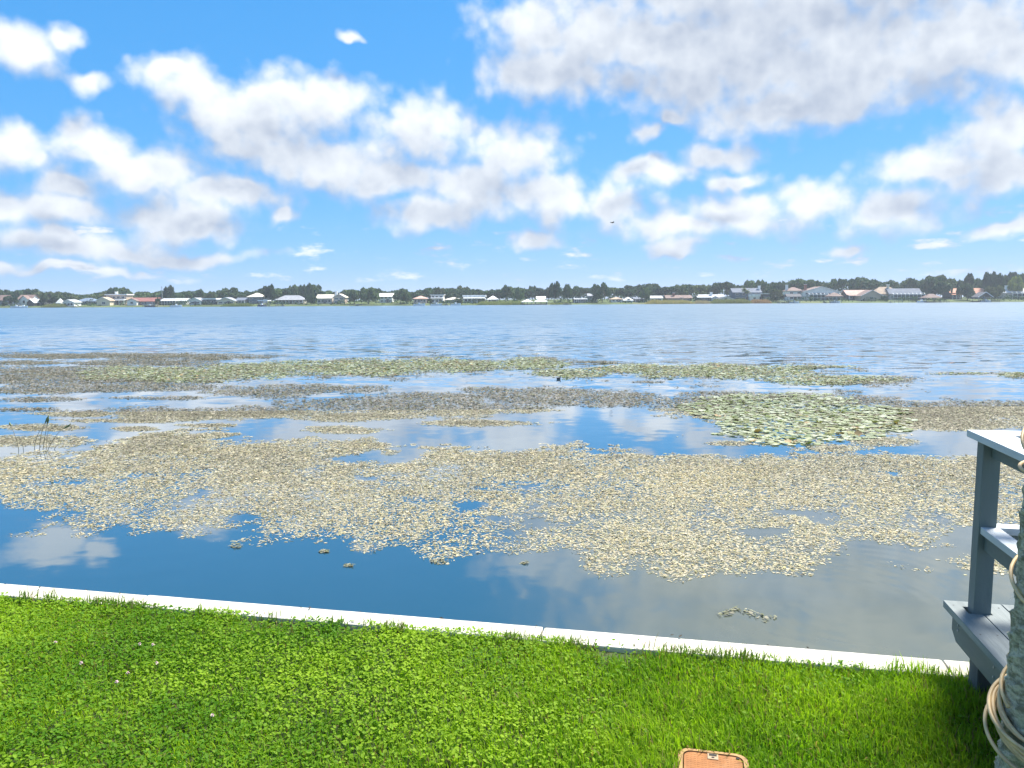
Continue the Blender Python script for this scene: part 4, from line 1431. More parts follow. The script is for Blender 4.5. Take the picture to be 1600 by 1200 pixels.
house('tall dark blue house under a pale pyramid roof', 386, 412, 457.5, 474, 22, 'blue', 'cream', 'pyramid', rf=.36, storeys=2, wins=3, short='dark blue pyramid-roofed house')
house('wide grey hip roofed house with row of white columns', 430, 477, 461.5, 475, 20, 'beige', 'grey', 'hip', rf=.5, wins=6, porch=9, short='white-columned house')
house('pale house with cream flat roof between dark trees', 494, 520, 460, 473.5, 20, 'beige', 'cream', 'gable', rf=.42, wins=4, storeys=1, short='cream-roofed pale house')
house('two-storey white house with chimney right of the cream roof', 520, 540, 459, 474, 18, 'pink', 'cream', 'front', rf=.35, storeys=2, wins=2, chimney=(-.7, 'trim_white'), short='white chimney house')
house('white roofed house half hidden behind the broad tree', 592, 614, 458, 472, 26, 'white', 'white', 'gable', rf=.35, wins=3, storeys=2, short='half hidden white-roofed house')
house('pink house with terracotta hip roof', 645, 668, 462, 475, 16, 'pink', 'salmon', 'hip', rf=.38, wins=4, short='terracotta-roofed pink house')
house('two-storey white house with flat roof right of the pink house', 672, 694, 460, 474, 20, 'white', 'lightgrey', 'flat', rf=.10, storeys=2, wins=3, porch=4, short='flat-roofed white house')
house('low rose coloured house behind the moored boats', 694, 722, 464.5, 474.5, 18, 'rose', 'cream', 'hip', rf=.4, wins=4, short='low rose house')
house('long white house with flat white roof and dark windows', 723, 759, 461, 474, 18, 'white', 'white', 'flat', rf=.22, wins=6, porch=6, short='long white flat-roofed house')
house('small house with white hip roof above the reeds', 761, 779, 462, 473.5, 18, 'beige', 'white', 'hip', rf=.5, wins=3, short='white hip-roofed house')
house('pale house glimpsed among trees left of the dark pair', 838, 853, 463, 472, 26, 'white', 'white', 'gable', rf=.4, wins=2, short='glimpsed pale house')
house('low dark house with white posts along its terrace', 895, 919, 466, 475, 12, 'dark', 'lightgrey', 'flat', rf=.15, wins=4, porch=7, short='low white-posted dark house')
house('two-storey grey house with gable roof beside the terrace house', 918, 935, 458.5, 473.5, 20, 'grey', 'grey', 'gable', rf=.28, storeys=2, wins=2, short='two-storey grey house')
house('white walled house right of the round oak', 954, 974, 464, 474.5, 14, 'white', 'tan', 'hip', rf=.4, wins=3, short='white-walled house')
house('small house with white pyramid roof near the shore', 974, 990, 464, 474.5, 12, 'white', 'white', 'pyramid', rf=.6, wins=2, depth=6, short='white pyramid-roofed house')
house('dark cottage in deep shade behind pale posts', 990, 1012, 464, 472.5, 18, 'dark', 'slate', 'gable', rf=.4, wins=3, porch=4, short='shaded dark cottage')
house('white house with pale roof under the dark oaks', 1015, 1036, 462, 472.5, 18, 'white', 'lightgrey', 'gable', rf=.4, wins=3, short='white house under oaks')
house('long low brown roofed house with red brick chimney', 1040, 1082, 461, 471, 24, 'brown', 'brown', 'gable', rf=.5, wins=5, chimney=(-.35, 'brick_red'), short='brick-chimney house')
house('long grey roofed house with white end wall', 1089, 1133, 460, 470.5, 24, 'dark', 'lightgrey', 'gable', rf=.45, wins=5, chimney=(.1, 'trim_white'), wing=(.5, .75, .75, 'front', 'white', 'lightgrey', 2), short='long grey-roofed house')
house('low dark gabled shed with white skirting behind the reeds', 1121, 1147, 463, 470.5, 14, 'white', 'charcoal', 'front', rf=.5, wins=2, short='low dark shed')
house('dark two-storey house with grey roof and tall white chimney', 1144, 1190, 450, 469, 26, 'blue', 'slate', 'gable', rf=.35, storeys=2, wins=4, chimney=(.97, 'trim_white'), wing=(.55, .9, .5, 'flat', 'white', 'white', 3), short='tall white-chimney house')
house('small white framed pergola house right of the tall chimney', 1190, 1205, 458.5, 469, 22, 'dark', 'white', 'flat', rf=.08, wins=2, short='white pergola house')
house('white two-storey house with brown hip roof behind the boathouse', 1229, 1256, 448.5, 468, 24, 'white', 'brown', 'hip', rf=.28, storeys=2, wins=2, chimney=(-.9, 'trim_white'), short='brown hip-roofed white house')
house('large white gabled house with tall windows and white pool enclosure', 1253, 1312, 447.5, 468.5, 24, 'white', 'brown', 'front', rf=.38, storeys=2, wins=6, cage=(.1, .95, 3.4, 8), chimney=(-.75, 'brick_red'), depth=11, short='large white gabled house')
house('low salmon roofed house with white verandah posts', 1322, 1362, 453, 467.5, 22, 'dark', 'salmon', 'gable', rf=.45, wins=4, porch=4, short='salmon-roofed house')
house('beige gabled house with bare front wall on the lawn', 1344, 1380, 453, 468, 14, 'tan', 'brown', 'front', rf=.55, wins=1, door=False, short='bare beige gable house')
house('large tan roofed house with tall yellowish upper storey', 1366, 1407, 448, 467.5, 26, 'pink', 'tan', 'hip', rf=.55, wins=4, chimney=(.2, 'wall_cream'), short='large tan-roofed house')
house('long dark roofed house behind a white pool enclosure', 1389, 1441, 450.5, 467, 24, 'grey', 'slate', 'gable', rf=.5, wins=5, cage=(.0, .98, 3.2, 8), short='white pool enclosure house')
house('house with orange tile roof between two large trees', 1483, 1504, 450.5, 466, 28, 'dark', 'terracotta', 'gable', rf=.4, wins=4, porch=4, short='orange-roofed house')
house('house with bright coral tiled roof above the dark boathouse', 1524, 1541, 450, 466, 30, 'blue', 'terracotta', 'gable', rf=.5, wins=2, short='coral-roofed house')
house('grey roofed house with wide dark screened enclosure at the right edge', 1566, 1640, 449.5, 466.5, 26, 'beige', 'lightgrey', 'gable', rf=.45, wins=6, cage=(.1, 1, 3.4, 9), chimney=(-.75, 'trim_white'), short='right-edge screened house')


# ------------------------------------------------------------------ boathouses, docks and boats
def boathouse(label, x0, x1, yt, roof='brown', kind='hip', rh=0.5, out=6.0, short=None):
    Yd = float(shore_y((x0 + x1 - 1600) / 2 / F_PX * SHORE)) - out
    pa, pb = at_y(x0, 470, Yd), at_y(x1, 470, Yd)
    w_ = float(pb[0] - pa[0]); xc = float(pa[0] + pb[0]) / 2
    top = float(at_y((x0 + x1) / 2, yt, Yd)[2]) - WATER
    r_ = empty('boathouse', (xc, Yd, WATER))
    tag(r_, label, 'boathouse', 'boathouses along the far shore')
    hw, dp = w_ / 2 - 0.5, 6.0
    rr_ = top * rh
    roof_mesh(kind, -hw, hw, 0, dp, top - rr_, rr_, ov=0.6).build('roof', MATS['roof_' + roof], r_)
    for sx_ in (-1, 0, 1):
        for sy in (0.2, dp - 0.2):
            MB().tube([(sx_ * (hw - 0.2), sy, -1.6), (sx_ * (hw - 0.2), sy, top - rr_ - 0.2)], 0.14, 7).build('post', MATS['dock_wood'], r_)
    MB().box(-hw - 0.6, -hw + 1.0, -0.6, out + 3, 0.45, 0.65).build('walkway', MATS['dock_wood'], r_)
    MB().box(-hw + 1.0, hw + 0.6, dp - 1.2, dp + 0.3, 0.45, 0.649).build('platform', MATS['dock_wood'], r_)
    if kind == 'front':
        for s_ in (-1, 1):
            MB().prism([(s_ * (hw + 0.6), top - rr_ - 0.3), (s_ * (hw + 0.6), top - rr_ + 0.03), (0, top + 0.05), (0, top - 0.28)], 'y', -0.72, -0.61).build('barge_board', MATS['trim_white'], r_)
    HOUSES.append((x0, x1, short or label, r_))


boathouse('open boathouse with brown hip roof in front of the large white house', 1295, 1317, 457, 'brown', 'hip', .35, short='brown hip-roofed boathouse')
boathouse('small dark roofed boathouse below the brown hip-roofed white house', 1229, 1252, 459, 'charcoal', 'gable', .3, short='dark roofed boathouse')
boathouse('round looking boathouse with brown hip roof alone on its dock', 1446, 1471, 459, 'brown', 'hip', .45, short='lone hip-roofed boathouse')
boathouse('boathouse with white edged dark gable below the coral roof', 1527, 1551, 456, 'charcoal', 'front', .5, short='dark gabled boathouse')
boathouse('open boat shelter with flat white roof in front of dark trees', 403, 418, 469, 'white', 'flat', .14, out=10, short='flat white boat shelter')
boathouse('boathouse with white hip roof left of the reeds gap', 815, 833, 467.5, 'white', 'hip', .45, short='left white-roofed boathouse')
boathouse('white roofed boathouse right of the other white hip roof', 835, 856, 466, 'white', 'hip', .5, short='right white-roofed boathouse')


def dock(label, x0, x1, length=9.0, rail=False):
    xm = (x0 + x1) / 2
    Ys = float(shore_y((xm - 800) / F_PX * SHORE))
    pa, pb = at_y(x0, 470, Ys - length), at_y(x1, 470, Ys - length)
    w_ = float(pb[0] - pa[0])
    r_ = empty('dock', (float(pa[0] + pb[0]) / 2, Ys - length, WATER))
    tag(r_, label, 'dock', 'docks along the far shore')
    MB().box(-w_ / 2, w_ / 2, 0, 2.2, 0.55, 0.75).build('platform', MATS['dock_wood'], r_)
    MB().box(-0.8, 0.8, 2.2, length + 2, 0.55, 0.749).build('walkway', MATS['dock_wood'], r_)
    for k in range(4):
        u = -w_ / 2 + 0.25 + (w_ - 0.5) * k / 3
        MB().tube([(u, 0.1, -2.0), (u, 0.1, 1.3 if rail else 0.9)], 0.13, 7).build('pile', MATS['dock_wood'], r_)
    if rail:
        MB().box(-w_ / 2, w_ / 2, 0.22, 0.30, 1.55, 1.65).build('rail', MATS['trim_white'], r_)


dock('red brown low dock below the small white gabled boathouse', 96, 118, 5)
dock('dark dock with boat lift below the red-brown roofed house', 222, 246, 7, True)
dock('pale dock before the white-columned house', 430, 444, 6)
dock('dock before the white chimney house', 545, 566, 6)
dock('long dock reaching out before the pink house', 690, 700, 8)
dock('dock before the low white-posted dark house', 880, 893, 6)
dock('white railed dock left of the large white house', 1217, 1230, 7, True)
dock('low dark dock below the white pool enclosure house', 1391, 1411, 7, True)
dock('dock running left from the lone hip-roofed boathouse', 1470, 1484, 6)
dock('dock right of the gabled boathouse at far right', 1551, 1562, 6)


def boat(label, x, off, length=6.0, hull='boat_white', top=True, rz=0.0):
    Ys = float(shore_y((x - 800) / F_PX * SHORE))
    p_ = at_y(x, 470, Ys - off)
    r_ = empty('boat', (p_[0], Ys - off, WATER), rz)
    tag(r_, label, 'boat', 'boats along the far shore')
    L_ = length / 2
    st = [(-L_, 0.95, 0.95), (-L_ * 0.3, 1.1, 0.95), (L_ * 0.4, 0.95, 1.05), (L_ * 0.8, 0.45, 1.2), (L_, 0.04, 1.3)]
    vs, fs_ = [], []
    for (xx, hw_, hz) in st:
        vs += [(xx, -hw_, hz), (xx, -hw_ * 0.7, 0.0), (xx, 0, -0.25), (xx, hw_ * 0.7, 0.0), (xx, hw_, hz)]
    for i in range(len(st) - 1):
        for k in range(4):
            fs_.append((i * 5 + k, i * 5 + k + 1, i * 5 + k + 6, i * 5 + k + 5))
        fs_.append((i * 5 + 4, i * 5, i * 5 + 5, i * 5 + 9))
    fs_ += [(0, 1, 2, 3, 4), tuple(range(len(vs) - 5, len(vs)))[::-1]]
    MB().add(vs, fs_).build('hull', MATS[hull], r_)
    cn = MB().box(-0.5, 0.5, -0.45, 0.45, 0.96, 1.8).build('console', MATS['boat_white'], r_)
    MB().prism([(0.5, 1.8), (0.75, 1.8), (0.45, 2.15), (0.38, 2.15)], 'y', -0.45, 0.45).build('windscreen', MATS['window_glass'], cn)
    MB().box(-L_ - 0.35, -L_ - 0.02, -0.22, 0.22, 0.3, 1.35).build('motor', MATS['boat_dark'], r_)
    if top:
        MB().box(-1.4, 1.2, -0.95, 0.95, 2.75, 2.87).build('canopy', MATS['canvas_blue'], r_)
        for (xx, yy) in ((-1.3, -.85), (-1.3, .85), (1.1, -.85), (1.1, .85)):
            MB().tube([(xx, yy, 0.9), (xx, yy, 2.75)], 0.04, 5).build('canopy_post', MATS['trim_white'], r_)


boat('white boat below the white-gabled two-storey house', 25, 3, 6.5)
boat('second white boat moored right beside the first at far left', 36, 4, 5.5, top=False)
boat('boat on the lift below the red-brown roofed house', 234, 5, 6, 'boat_dark')
boat('white boat in front of the white gabled cottage', 275, 4, 6.5, top=False, rz=.2)
boat('small dark boat floating before the flat white boat shelter', 409, 15, 6, 'boat_dark', top=False, rz=1.2)
boat('white boat below the terracotta-roofed pink house', 655, 5, 7)
boat('white boat with canopy before the flat-roofed white house', 682, 6, 7)
boat('white boat before the long white flat-roofed house', 712, 4, 6, top=False)
boat('white boat inside the dark-roofed boathouse', 1241, 4.0, 6, top=False)
boat('white boat inside the boathouse below the large white house', 1305, 4.0, 6)
boat('white boat beside the lone hip-roofed boathouse', 1440, 3.5, 5.5, top=False)
boat('white boat in the gabled boathouse at far right', 1540, 4.0, 6)

# ------------------------------------------------------------------ reeds on the far bank
leaf_mat('reed_leaf', trans=0.3, rough=0.8, spec=0.1, tcol=(1, 1, .7))


def reeds(name, x0, x1, ytop, pal, label):
    a, b_ = (x0 - 800) / F_PX * SHORE, (x1 - 800) / F_PX * SHORE
    n_ = int((b_ - a) * 130)
    X_ = rng.uniform(a, b_, n_)
    d_ = rng.uniform(-4.5, 5.0, n_) * (0.6 + 0.4 * np.sin((X_ - a) / (b_ - a) * np.pi))
    Y_ = shore_y(X_) + d_
    hh = float(at_y((x0 + x1) / 2, ytop, SHORE)[2]) - WATER
    env = np.clip(np.sin((X_ - a) / (b_ - a) * np.pi) * 2.5, 0.25, 1)
    h_ = hh * env * (0.55 + 0.7 * fbm(X_ / 3.5, Y_ / 3.5, 17)) * rng.uniform(0.7, 1.05, n_)
    ww = rng.uniform(0.05, 0.14, n_)
    ln = rng.normal(0, 0.35, (n_, 2))
    zb = np.maximum(land_z(X_, Y_), WATER) - 0.1
    V_ = np.empty((n_, 3, 3))
    an = rng.uniform(0, np.pi, n_)
    V_[:, 0] = np.stack([X_ - ww * np.cos(an), Y_ - ww * np.sin(an), zb], -1)
    V_[:, 1] = np.stack([X_ + ww * np.cos(an), Y_ + ww * np.sin(an), zb], -1)
    V_[:, 2] = np.stack([X_ + ln[:, 0], Y_ + ln[:, 1], zb + h_], -1)
    c_ = pick(n_, pal, 0.25)
    i_ = np.arange(n_) * 3
    tag(link(name, np_mesh(name, V_.reshape(-1, 3), [np.stack([i_, i_ + 1, i_ + 2], 1)], np.repeat(c_[:, None], 3, 1).reshape(-1, 3)), None, MATS['reed_leaf']), label, 'reeds', kind='stuff')


reeds('reeds', 742, 822, 470, [(0.30, 0.33, 0.10), (0.36, 0.36, 0.14), (0.22, 0.28, 0.08)], 'yellow green reeds left of the white boathouses')
reeds('reeds', 1008, 1088, 468, [(0.46, 0.38, 0.16), (0.50, 0.44, 0.22), (0.34, 0.33, 0.12)], 'tan reeds before the brick-chimney house')
reeds('reeds', 1086, 1112, 469, [(0.36, 0.30, 0.18), (0.42, 0.36, 0.24)], 'short brown reeds in the middle of the reed bed')
reeds('reeds', 1110, 1180, 466.5, [(0.26, 0.28, 0.10), (0.34, 0.30, 0.13), (0.20, 0.24, 0.09)], 'green reeds before the tall white-chimney house')
reeds('reeds', 1176, 1208, 466.5, [(0.42, 0.25, 0.14), (0.36, 0.26, 0.13), (0.46, 0.32, 0.2)], 'rusty orange reeds at the right end of the reed bed')
reeds('reeds', 350, 400, 473.5, [(0.16, 0.22, 0.07), (0.25, 0.28, 0.10)], 'low green reeds before the low cream house')
reeds('reeds', 60, 96, 473.8, [(0.20, 0.24, 0.09), (0.30, 0.30, 0.12)], 'thin green reeds left of the white pavilion')
reeds('reeds', 858, 895, 473, [(0.24, 0.28, 0.09), (0.30, 0.30, 0.12)], 'short green reeds before the dark tree pair')

# ------------------------------------------------------------------ trees
leaf_mat('tree_leaf', trans=0.22, rough=0.75, objcol=True, spec=0.15, vary=0.55, tcol=(1.0, 1.2, 0.5))
mat('tree_bark', (0.11, 0.09, 0.07), 0.95, vary=0.3, vscale=1)


def crown_mesh(seed, lobes, spread, zlo, leaf=0.10, per=150, flat=0.75):
    """a crown about one unit in radius, from zlo to 1 high: clusters of leaf faces"""
    r2 = np.random.default_rng(seed)
    Vs = []
    for k in range(lobes):
        a_ = r2.uniform(0, 6.283)
        q = math.sqrt(r2.uniform(0, 1)) * spread
        hz = zlo + (1 - zlo) * (0.30 + 0.62 * r2.uniform(0, 1) * math.sqrt(max(0.05, 1 - (q / 1.05) ** 2)))
        rad_ = r2.uniform(0.22, 0.42) * (1.1 - 0.3 * q)
        c_ = np.array([math.cos(a_) * q, math.sin(a_) * q, hz - rad_ * 0.35])
        u_ = r2.normal(size=(per, 3))
        u_ /= np.linalg.norm(u_, axis=1)[:, None]
        u_[:, 2] = np.where(u_[:, 2] < -0.35, -u_[:, 2], u_[:, 2])
        sh_ = rad_ * r2.uniform(0.62, 1.06, per)[:, None]
        P_ = c_ + u_ * sh_ * np.array([1, 1, flat])
        nrm_ = u_ + r2.normal(0, 0.55, (per, 3))
        nrm_ /= np.linalg.norm(nrm_, axis=1)[:, None]
        t1 = np.cross(nrm_, r2.normal(size=(per, 3)))
        t1 /= np.linalg.norm(t1, axis=1)[:, None]
        t2 = np.cross(nrm_, t1)
        s_ = leaf * r2.uniform(0.5, 1.2, per)[:, None]
        Vs.append(np.stack([P_ - t1 * s_, P_ + t2 * s_ * 0.6, P_ + t1 * s_, P_ - t2 * s_ * 0.6], 1))
    V_ = np.concatenate(Vs).reshape(-1, 3)
    V_[:, 2] = zlo + (V_[:, 2] - V_[:, 2].min()) / (V_[:, 2].max() - V_[:, 2].min()) * (1 - zlo)
    i_ = np.arange(len(V_) // 4) * 4
    me_ = np_mesh('crown', V_, [np.stack([i_, i_ + 1, i_ + 2, i_ + 3], 1)])
    me_.materials.append(MATS['tree_leaf'])
    return me_


CROWNS = {'oak': [crown_mesh(s, 15, 0.78, 0.10) for s in (1, 2, 3, 4, 5)],
          'tall': [crown_mesh(s, 13, 0.55, 0.16, per=150, flat=0.9) for s in (11, 12, 13)],
          'pine': [crown_mesh(s, 9, 0.60, 0.45, per=120, flat=0.5, leaf=0.09) for s in (21, 22)],
          'bush': [crown_mesh(s, 12, 0.8, 0.02, per=140) for s in (31, 32, 33)]}


def trunk_mesh(seed, hz):
    r2 = np.random.default_rng(seed)
    mb = MB().tube([(0, 0, -0.05), (r2.normal(0, .02), r2.normal(0, .02), hz * 0.5), (r2.normal(0, .04), r2.normal(0, .04), hz + 0.2)], [0.055, 0.04, 0.018], 7)
    for k in range(4):
        a_ = k * 1.57 + r2.uniform(-.4, .4)
        mb.tube([(0, 0, hz * 0.6), (math.cos(a_) * .22, math.sin(a_) * .22, hz + 0.12), (math.cos(a_) * .5, math.sin(a_) * .5, hz + 0.32)], [0.028, 0.018, 0.006], 5)
    me_ = mb.mesh('trunk', True)
    me_.materials.append(MATS['tree_bark'])
    return me_


TRUNKS = {'oak': trunk_mesh(1, 0.3), 'tall': trunk_mesh(2, 0.35), 'pine': trunk_mesh(3, 0.55), 'bush': trunk_mesh(4, 0.15)}
DARKG, MIDG, PALEG, OLIVEG, YELG = (0.028, 0.062, 0.030), (0.045, 0.088, 0.035), (0.085, 0.135, 0.055), (0.075, 0.105, 0.04), (0.20, 0.22, 0.06)


def tree(label, x, ytop, wpx, back, kind='oak', col=MIDG, name='tree', group='trees along the far shore'):
    Yd = float(shore_y((x - 800) / F_PX * SHORE)) + back
    p_ = at_y(x, ytop - 1.6, Yd)
    gz_ = float(land_z(np.array([p_[0]]), np.array([Yd]))[0])
    H = float(p_[2]) - gz_
    rad_ = wpx / 2 * Yd / F_PX
    r_ = empty(name, (p_[0], Yd, gz_), rng.uniform(0, 6.28))
    tag(r_, label, 'tree', group)
    cr = link('crown', CROWNS[kind][int(rng.integers(0, len(CROWNS[kind])))], r_)
    tr_ = link('trunk', TRUNKS[kind], r_)
    cr.scale = (rad_, rad_, H)
    tr_.scale = (rad_ * 0.9, rad_ * 0.9, H)
    c_ = np.array(col) * rng.uniform(0.85, 1.15) * np.array([rng.uniform(.9, 1.1), 1, rng.uniform(.9, 1.1)])
    cr.color = (*c_, 1)
    return r_


FRONT = [(15, 463, 22, 12, 'bush', DARKG, 'dark bushy tree right of the house cut by the left edge'),
         (76, 460, 30, 14, 'oak', DARKG, 'dark spreading tree left of the white pavilion'),
         (182, 449.5, 30, 34, 'oak', DARKG, 'tall dark oak behind the two-storey tan house'),
         (263, 446, 20, 36, 'tall', DARKG, 'tall dark tree with peaked crown above the grey screened house'),
         (246, 466, 8, 8, 'bush', MIDG, 'small bush between the red-brown roof and the grey screened house'),
         (420, 444.5, 26, 10, 'tall', DARKG, 'large dark tree standing right of the flat boat shelter'),
         (484, 442, 16, 30, 'tall', MIDG, 'slender tall tree rising left of the cream-roofed pale house'),
         (486, 460, 18, 10, 'bush', MIDG, 'rounded bush right of the white-columned house'),
         (553, 452, 24, 12, 'oak', PALEG, 'pale leafy tree right of the white chimney house'),
         (575, 449, 36, 14, 'oak', PALEG, 'broad pale green tree on the shore near the centre left'),
         (626, 451, 30, 12, 'oak', MIDG, 'rounded green tree right of the half hidden white roof'),
         (671, 467, 9, 8, 'bush', DARKG, 'small dark bush before the flat-roofed white house'),
         (717, 466, 12, 8, 'bush', OLIVEG, 'olive bush left of the long white flat-roofed house'),
         (753, 467, 12, 9, 'bush', MIDG, 'bush at the right end of the long white house'),
         (790, 445, 20, 20, 'tall', MIDG, 'tall rounded tree above the yellow green reeds'),
         (812, 449, 22, 16, 'oak', PALEG, 'lighter green tree right of the tall rounded one'),
         (866, 440, 23, 8, 'tall', DARKG, 'tallest dark tree of the pair near the middle'),
         (887, 444, 18, 9, 'tall', MIDG, 'smaller green tree right of the tall dark one'),
         (941, 442, 32, 14, 'oak', MIDG, 'large round oak right of the two-storey grey house'),
         (1009, 450, 22, 14, 'oak', PALEG, 'pale tree before the shaded dark cottage'),
         (1215, 451, 27, 8, 'bush', OLIVEG, 'wide rounded shrub between pergola house and white house'),
         (1382, 463, 11, 7, 'bush', MIDG, 'low bush before the bare beige gable'),
         (1430, 464, 9, 5, 'bush', PALEG, 'small bright bush at the right of the pool enclosure'),
         (1460, 432, 50, 26, 'oak', MIDG, 'broad oak behind the lone hip-roofed boathouse'),
         (1513, 443, 32, 14, 'oak', MIDG, 'leafy tree between the orange and coral roofs'),
         (1516, 427, 20, 34, 'pine', DARKG, 'layered pine top rising over the orange and coral roofs'),
         (1547, 424, 26, 34, 'tall', DARKG, 'tallest dark tree at right above the coral roof'),
         (1565, 428, 26, 36, 'oak', DARKG, 'dark domed tree right of the tallest one'),
         (1584, 432, 28, 30, 'oak', YELG, 'yellow green tree near the right edge'),
         (1555, 446, 30, 16, 'oak', OLIVEG, 'low olive tree before the right-edge screened house')]
for (x_, yt_, w_, bk_, kd_, cl_, lb_) in FRONT:
    tree(lb_, x_, yt_, w_, bk_, kd_, cl_)

# the ridge of trees behind the houses
PROF = np.array([(-40, 452), (0, 452), (20, 456), (45, 450), (60, 455), (75, 454), (110, 459), (140, 459), (160, 456), (178, 451), (200, 451), (212, 458), (240, 458), (255, 452), (275, 456), (300, 454), (330, 456), (360, 452), (375, 458), (395, 456), (412, 449), (432, 450), (442, 448), (465, 447), (485, 446), (500, 450), (515, 457), (535, 458), (550, 452), (575, 452), (590, 455), (625, 452), (650, 455), (670, 451), (700, 448), (720, 449), (745, 450), (760, 453), (775, 454), (790, 448), (815, 449), (850, 450), (866, 446), (905, 450), (935, 446), (960, 449), (985, 450), (1005, 442), (1030, 448), (1060, 445), (1080, 443), (1105, 448), (1130, 440), (1150, 445), (1180, 437), (1200, 439), (1230, 440), (1243, 433), (1265, 438), (1290, 438), (1320, 435), (1340, 430), (1360, 438), (1390, 440), (1420, 437), (1440, 434), (1470, 431), (1490, 437), (1515, 432), (1530, 436), (1545, 428), (1570, 430), (1600, 425), (1640, 427)], float)
ridge = []
x_ = -32.0
while x_ < 1632:
    ridge.append(x_)
    x_ += rng.uniform(11, 18)
by_house = {}
for x_ in ridge:
    hs_ = min(HOUSES, key=lambda q: abs((q[0] + q[1]) / 2 - x_))
    by_house.setdefault(hs_[2], []).append(x_)
for nm_, lst in by_house.items():
    lst.sort()
    for k, x_ in enumerate(lst):
        yt_ = float(np.interp(x_, PROF[:, 0], PROF[:, 1])) + rng.uniform(-3.0, 3.5)
        which = '' if len(lst) == 1 else (['left', 'right'] if len(lst) == 2 else ['first', 'second', 'third', 'fourth', 'fifth', 'sixth'])[k] + (' ' if len(lst) == 2 else ' from left ')
        lb_ = (('dark ' + which + 'tree of the ridge behind the ' + nm_) if len(lst) < 3 else ('ridge tree ' + which.replace(' from left ', ' from left ') + 'behind ' + ' '.join(nm_.split()[:10])))
        kd_ = ['oak', 'oak', 'tall', 'tall', 'oak', 'pine'][int(rng.integers(0, 6))]
        tree(lb_, x_, yt_, rng.uniform(18, 38), rng.uniform(48, 80), kd_, [DARKG, PALEG, MIDG, MIDG, OLIVEG][int(rng.integers(0, 5))], group='trees of the ridge behind the far houses')
# understorey that closes the ridge: one dark mass nobody could count
n_ = 42000
X_ = rng.uniform(-420, 420, n_)
Yo = rng.uniform(60, 100, n_)
Y_ = shore_y(X_) + Yo
prof_px = np.interp(800 + X_ / Y_ * F_PX, PROF[:, 0], PROF[:, 1])
hor = 474.0 - (800 + X_ / Y_ * F_PX) / 160.0
hmax = (hor - prof_px) * Y_ / F_PX + 2.1 - land_z(X_, Y_)
Z_ = land_z(X_, Y_) + np.clip(hmax * (0.72 + 0.3 * fbm(X_ / 9, Y_ / 9, 44)), 1.5, None) * np.sqrt(rng.uniform(0, 1, n_))
P_ = np.stack([X_, Y_, Z_], -1)
t1 = rng.normal(size=(n_, 3)); t1 /= np.linalg.norm(t1, axis=1)[:, None]
t2 = np.cross(t1, rng.normal(size=(n_, 3))); t2 /= np.linalg.norm(t2, axis=1)[:, None]
s_ = rng.uniform(0.4, 1.0, n_)[:, None]
V_ = np.stack([P_ - t1 * s_, P_ + t2 * s_ * .7, P_ + t1 * s_, P_ - t2 * s_ * .7], 1).reshape(-1, 3)
i_ = np.arange(n_) * 4
c_ = pick(n_, [DARKG, MIDG, (0.04, 0.08, 0.035)], 0.25)
leaf_mat('wood_leaf', trans=0.2, rough=0.8, spec=0.1)
tag(link('woodland', np_mesh('woodland', V_, [np.stack([i_, i_ + 1, i_ + 2, i_ + 3], 1)], np.repeat(c_[:, None], 4, 1).reshape(-1, 3)), None, MATS['wood_leaf']), 'dark woodland filling the gaps behind the far houses', 'woodland', kind='stuff')


# low shrubs round the far houses: one uneven mass
n_ = 30000
X_ = rng.uniform(-420, 420, n_)
Yo = rng.uniform(3, 40, n_)
Y_ = shore_y(X_) + Yo
cl_ = fbm(X_ / 7.0, Yo / 14.0, 303, 3)
keep = cl_ > 0.52
X_, Y_, Yo, cl_ = X_[keep], Y_[keep], Yo[keep], cl_[keep]
n_ = len(X_)
hh = np.clip((cl_ - 0.50) * 16, 0.3, 3.2) * (0.5 + Yo / 40)
Z_ = land_z(X_, Y_) + hh * np.sqrt(rng.uniform(0, 1, n_))
P_ = np.stack([X_, Y_, Z_], -1)
t1 = rng.normal(size=(n_, 3)); t1 /= np.linalg.norm(t1, axis=1)[:, None]
t2 = np.cross(t1, rng.normal(size=(n_, 3))); t2 /= np.linalg.norm(t2, axis=1)[:, None]
s_ = rng.uniform(0.25, 0.6, n_)[:, None]
V_ = np.stack([P_ - t1 * s_, P_ + t2 * s_ * .7, P_ + t1 * s_, P_ - t2 * s_ * .7], 1).reshape(-1, 3)
i_ = np.arange(n_) * 4
c_ = pick(n_, [DARKG, MIDG, PALEG, (0.04, 0.08, 0.035)], 0.25)
tag(link('shrubbery', np_mesh('shrubbery', V_, [np.stack([i_, i_ + 1, i_ + 2, i_ + 3], 1)], np.repeat(c_[:, None], 4, 1).reshape(-1, 3)), None, MATS['wood_leaf']), 'low dark shrubs massed round the far houses', 'shrubs', kind='stuff')


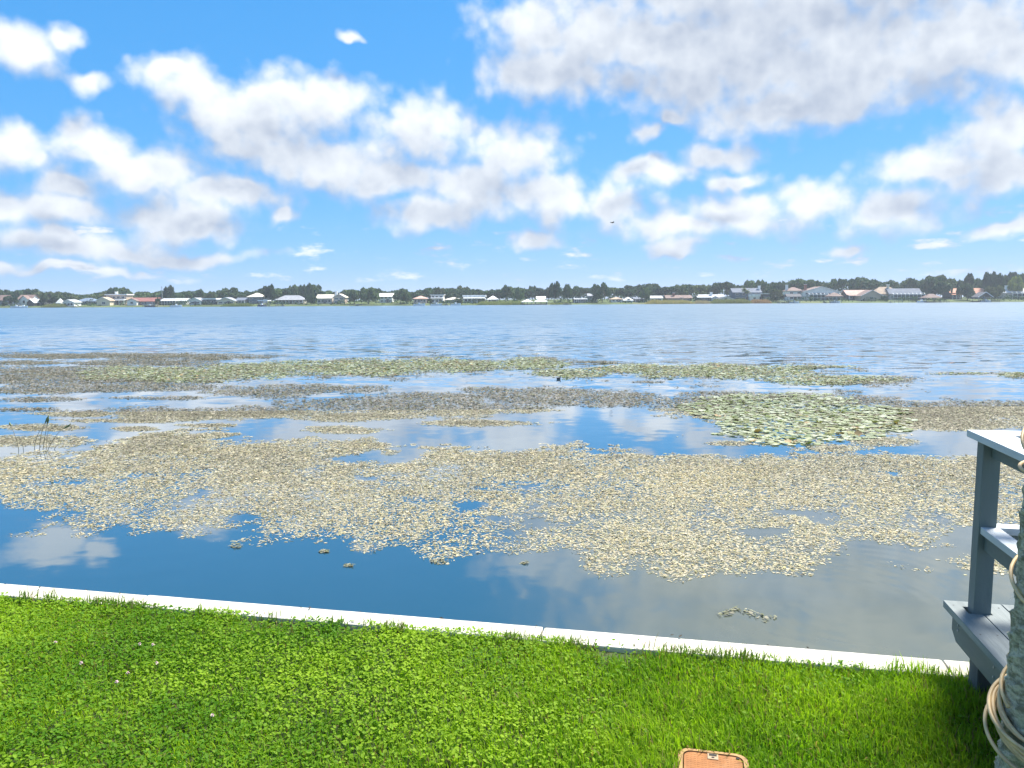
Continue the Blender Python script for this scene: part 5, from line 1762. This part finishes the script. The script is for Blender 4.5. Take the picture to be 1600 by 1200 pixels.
# palms
def palm(label, x, ytop, back, hpx):
    Yd = float(shore_y((x - 800) / F_PX * SHORE)) + back
    p_ = at_y(x, ytop, Yd)
    gz_ = float(land_z(np.array([p_[0]]), np.array([Yd]))[0])
    H = float(p_[2]) - gz_
    r_ = empty('palm_tree', (p_[0], Yd, gz_))
    tag(r_, label, 'palm', 'palms on the far shore')
    MB().tube([(0, 0, -.3), (.1, 0, H * .5), (0, 0, H - 1.6)], [.28, .2, .18], 8).build('trunk', MATS['tree_bark'], r_)
    mb = MB()
    for k in range(26):
        a_ = rng.uniform(0, 6.28); e_ = rng.uniform(-0.7, 1.3); L_ = rng.uniform(1.7, 2.4)
        d_ = np.array([math.cos(a_), math.sin(a_), 0])
        pts_ = [np.array([0, 0, H - 1.7]) + d_ * L_ * q * math.cos(e_ * (1 - q * .5)) + np.array([0, 0, L_ * q * math.sin(e_) - 0.9 * q * q]) for q in (0, .35, .7, 1)]
        sd = np.cross(d_, (0, 0, 1))
        ws = (.1, .5, .45, .05)
        vs_ = []
        for q, w_ in zip(pts_, ws):
            vs_ += [q - sd * w_ + np.array([0, 0, -w_ * .4]), q, q + sd * w_ + np.array([0, 0, -w_ * .4])]
        mb.add(vs_, [(3 * j + i, 3 * j + i + 1, 3 * j + i + 4, 3 * j + i + 3) for j in range(3) for i in range(2)])
    cr = mb.build('crown', MATS['tree_leaf'], r_)
    cr.color = (0.10, 0.13, 0.06, 1)


palm('left palm of the pair before the tall white-chimney house', 1163, 448, 10, 18)
palm('right palm of the pair before the tall white-chimney house', 1168, 449.5, 9, 18)
palm('small palm rising beside the long grey-roofed house', 1088, 454, 14, 12)

# a slim mast behind the houses
p_ = at_y(252.5, 447, SHORE + 40)
ms = empty('mast', (p_[0], SHORE + 40, 0.5))
tag(ms, 'thin grey mast left of the peaked dark tree', 'mast')
MB().tube([(0, 0, 0), (0, 0, float(p_[2]) - 0.5)], [0.22, 0.14], 8).build('pole', MATS['wall_grey'], ms)
MB().box(-0.7, 0.7, -0.08, 0.08, float(p_[2]) - 1.6, float(p_[2]) - 1.42).build('crossarm', MATS['wall_grey'], ms)

# ------------------------------------------------------------------ humid air over the lake
m = bpy.data.materials.new('humid_air')
m.use_nodes = True
m.node_tree.nodes.clear()
n = NT(m.node_tree)
pv = n.n('ShaderNodeVolumePrincipled')
pv.inputs['Color'].default_value = (0.80, 0.88, 1.0, 1)
pv.inputs['Density'].default_value = 0.00024
pv.inputs['Anisotropy'].default_value = 0.2
mo = n.n('ShaderNodeOutputMaterial')
n.put(mo.inputs['Volume'], pv.outputs[0])
hz = MB().box(-2600, 2600, -2600, 2600, -4.5, 27.0).build('haze', m)
tag(hz, kind='stuff')
tag(hz, 'thin bluish haze in the air over the lake', 'haze')
scene.cycles.volume_step_rate = 1.0
